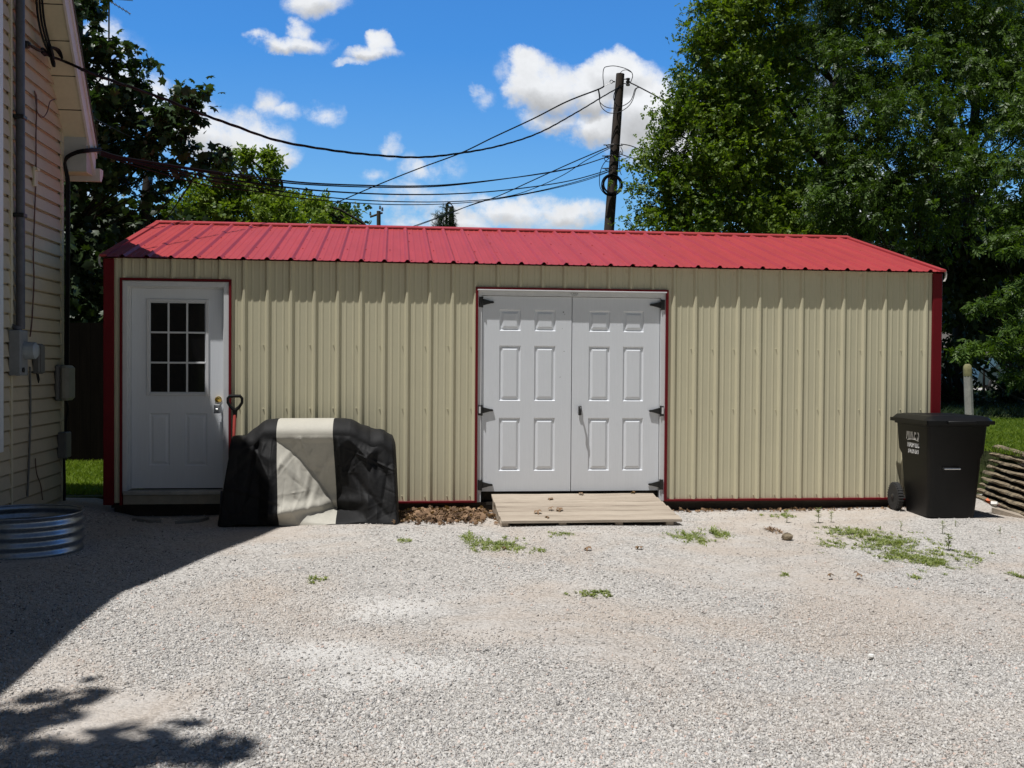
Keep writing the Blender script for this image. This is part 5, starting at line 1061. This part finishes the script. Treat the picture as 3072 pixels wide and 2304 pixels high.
for (x, y, s, lab) in ((1660, 1497, .07, 'curled tan leaf near the back of the ramp, alone in its row'), (1737, 1482, .06, 'dry leaf lying on the ramp against the door seam'), (1893, 1478, .06, 'pale leaf standing at the foot of the right door leaf'), (1612, 1533, .08, 'large pale brown leaf lying left of the leaf group on the ramp'), (1633, 1549, .07, 'reddish brown leaf closest to the ramp front edge'),
                        (1653, 1525, .06, 'dark left leaf of the row of three on the ramp'), (1667, 1530, .07, 'middle curled leaf of the row of three on the ramp'), (1681, 1531, .07, 'right leaf of the row of three on the ramp')):
    d = ray(x, y); best = None
    for k in range(200):
        yv = -.90+.0043*k; p = hit(x, y, 1, yv)
        if p[2] <= rampz(yv)+.003 : best = p; break
    if best is None: best = hit(x, y, 1, -.3)
    one_leaf((best[0], best[1], rampz(best[1])), s, lab)
for (x, y, s, lab) in ((1775, 1654, .075, 'dark curled leaf on the gravel in front of the ramp'), (1924, 1652, .075, 'tan curled leaf on the gravel right of the dark curled one'), (2577, 1735, .07, 'reddish brown leaf alone on the gravel below the weeds'), (2482, 1738, .05, 'small dark chip on the open gravel at right'), (1520, 1655, .05, 'orange leaf at the edge of the largest weed patch before the ramp')):
    p = G(x, y); one_leaf((p[0], p[1], GZ+.02), s, lab)
rk_ = MB(); rr = random.Random(4); rk_.lathe([(.02, -.02), (.05, -.005), (.055, .02), (.03, .04), (.0, .045)], (0, 0, 0), 9)
rk_.v = [(x*.9*(1+rr.uniform(-.15, .15)), y*(1+rr.uniform(-.15, .15)), z*(1+rr.uniform(-.1, .1))) for x, y, z in rk_.v]; o = rk_.build('stone', M_lichen); o.location = tuple(G(2361, 1617)+np.array([0, 0, .01])); o.data.materials.clear(); o.data.materials.append(M_log); tag(o, 'mossy brown rock alone on the gravel left of the weeds', 'rock')
rk2 = MB(); rk2.lathe([(.008, -.01), (.017, .0), (.014, .009), (.0, .012)], (0, 0, 0), 8); o = rk2.build('stone', M_grain); o.location = tuple(G(2613, 1975)+np.array([0, 0, .012])); tag(o, 'small bright white stone on the open gravel at lower right', 'rock')
def weed(name, px, py, wpx, hpx, n, label, kind='grass', hgt=None, cat='weed'):
    """a tuft whose blades fill an elongated patch on the gravel"""
    c = G(px, py); k = (c[1]+10.58)/FPX; rx = wpx*k/2; ryy = hpx*k/2*(c[1]+10.58)/1.5; n = int(n*1.25)
    ncl = max(3, n//11); cc_ = rng.normal(size=(ncl, 2))*.50; ci = rng.integers(0, ncl, n); q = cc_[ci]+rng.normal(size=(n, 2))*np.array([.05, .10])*(120/max(wpx, 40)); q = np.clip(q, -1.4, 1.4)
    P = np.stack([rx*q[:, 0], ryy*q[:, 1], np.zeros(n)], -1); hc = rng.uniform(.25, 1.1, ncl)**1.3; h = (hgt or .035)*.62*hc[ci]*rng.uniform(.5, 1.2, n); az = rng.uniform(0, 2*PI, n); ln = (hgt or .035)*rng.uniform(.4, 1.2, n); w_ = .0025+.004*rng.random(n)
    dx = np.stack([np.sin(az), -np.cos(az), np.zeros(n)], -1)*w_[:, None]; dr_ = np.stack([np.cos(az), np.sin(az), np.zeros(n)], -1)
    V = np.stack([P-dx*.5, P+dx*.5, P+dr_*(ln*.5)[:, None]+dx+np.array([0, 0, 1])*(h*.7)[:, None], P+dr_*ln[:, None]+np.array([0, 0, 1])*(h)[:, None], P+dr_*(ln*.5)[:, None]-dx+np.array([0, 0, 1])*(h*.7)[:, None]], 1).reshape(-1, 3)
    F = (np.array([(0, 1, 2), (0, 2, 4), (2, 3, 4)])[None]+(np.arange(n)*5)[:, None, None]).reshape(-1, 3)
    o = npmesh(name, V, F, L_weed if kind != 'dry' else L_dry); o.location = (c[0], c[1], GZ+float(lot_h(c[0], c[1]))+.002); return tag(o, label, cat)
def sprout(px, py, hpx, label, n=26, m=None):
    c = G(px, py); k = (c[1]+10.58)/FPX; H_ = hpx*k; root = empty('weed_sprout', (c[0], c[1], GZ+float(lot_h(c[0], c[1]))), 0, label, 'weed')
    b = MB(); b.tube([(0, 0, -.01), (.003, 0, H_*.5), (0, .002, H_*.95)], [.003, .0025, .0012], 5); b.build('stem', L_weed, root)
    t = rng.random(n); P = np.stack([np.zeros(n), np.zeros(n), H_*(.30+.66*t)], -1); az = rng.uniform(0, 2*PI, n); nr = np.stack([-np.cos(az)*.5, -np.sin(az)*.5, np.ones(n)], -1); nr /= np.linalg.norm(nr, axis=1)[:, None]; d = np.stack([np.cos(az), np.sin(az), np.full(n, .55)], -1); d -= (d*nr).sum(1)[:, None]*nr; d /= np.linalg.norm(d, axis=1)[:, None]
    M = np.stack([np.cross(d, nr), d, nr], 2); lv = (np.array([(0, 0, 0), (.13, .45, 0), (0, 1, -.1), (-.13, .45, 0)]), np.array([(0, 1, 2), (0, 2, 3)]))
    V, F = scatter(lv[0], lv[1], P, M, H_*.36*rng.uniform(.6, 1.1, n)); npmesh('leaves', V, F, m or L_weed, root)
weed('weed_patch', 1490, 1640, 170, 42, 900, 'largest green weed patch, in front of the ramp left end', hgt=.04)
weed('weed_patch', 1412, 1622, 50, 30, 160, 'small weed tuft at the upper left of the largest patch', hgt=.05)
weed('weed_patch', 1610, 1655, 50, 16, 90, 'tiny weed tuft right of the largest patch', hgt=.03)
weed('weed_patch', 1680, 1603, 80, 16, 160, 'low weed strip just in front of the ramp middle', hgt=.03)
weed('weed_patch', 2070, 1618, 130, 42, 600, 'weed patch beyond the ramp right corner', hgt=.04)
weed('weed_patch', 2160, 1603, 60, 30, 220, 'bright weed tuft right of the patch by the ramp corner', hgt=.06)
weed('weed_patch', 1780, 1783, 120, 18, 300, 'thin weed strip on the open gravel below the ramp', hgt=.025)
weed('weed_patch', 1220, 1623, 55, 12, 110, 'small weed strip right of the covered grill', hgt=.025)
weed('weed_patch', 955, 1737, 45, 18, 70, 'lone little weed below the covered grill', hgt=.04)
weed('weed_patch', 2560, 1600, 190, 36, 700, 'sprawling weed patch between the rock and the trash cart', hgt=.05)
weed('weed_patch', 2500, 1630, 90, 24, 220, 'left end of the sprawling weeds near the mossy rock', hgt=.03)
weed('weed_patch', 2660, 1625, 170, 36, 600, 'middle of the sprawling weeds below the trash cart', hgt=.05)
weed('weed_patch', 2720, 1665, 140, 40, 500, 'weeds below the tall feathery plant at right', hgt=.04)
weed('weed_patch', 2790, 1680, 110, 34, 420, 'low green weeds nearest the viewer at right', hgt=.05)
weed('weed_patch', 2700, 1640, 420, 110, 1500, 'thin wispy scatter of weeds spread around the right hand patches', hgt=.035)
weed('weed_patch', 2920, 1668, 60, 12, 110, 'flat weed strip right of the feathery plant', hgt=.025)
weed('weed_patch', 2360, 1725, 30, 14, 50, 'pale weed tuft alone on the gravel below the rock', hgt=.03)
weed('weed_patch', 2750, 1735, 26, 14, 50, 'faded weed tuft lowest on the right gravel', hgt=.03)
weed('weed_patch', 3060, 1725, 40, 20, 90, 'weed tuft at the right edge of the gravel', hgt=.04)
weed('weed_patch', 2315, 1592, 30, 20, 80, 'straw coloured tuft left of the mossy rock', 'dry', .06)
weed('weed_patch', 2345, 1553, 90, 14, 160, 'low weeds along the gravel near the shed base', hgt=.03)
sprout(2360, 1572, 42, 'small upright sprout with bare stem, leftmost of three by the shed base')
sprout(2455, 1572, 48, 'dense bright sprout, middle of three by the shed base', 44)
sprout(2493, 1570, 34, 'paler sprout, rightmost of three by the shed base', 30)
sprout(2702, 1592, 30, 'upright sprout behind the sprawling weeds near the cart wheel')
sprout(2827, 1600, 42, 'upright weed in front of the trash cart')
sprout(2845, 1650, 55, 'tall feathery weed in front of the trash cart', 60)
sprout(2866, 1580, 22, 'tiny sprout below the trash cart corner', 18)
sprout(3000, 1600, 26, 'tiny sprout on the gravel right of the cart', 18)
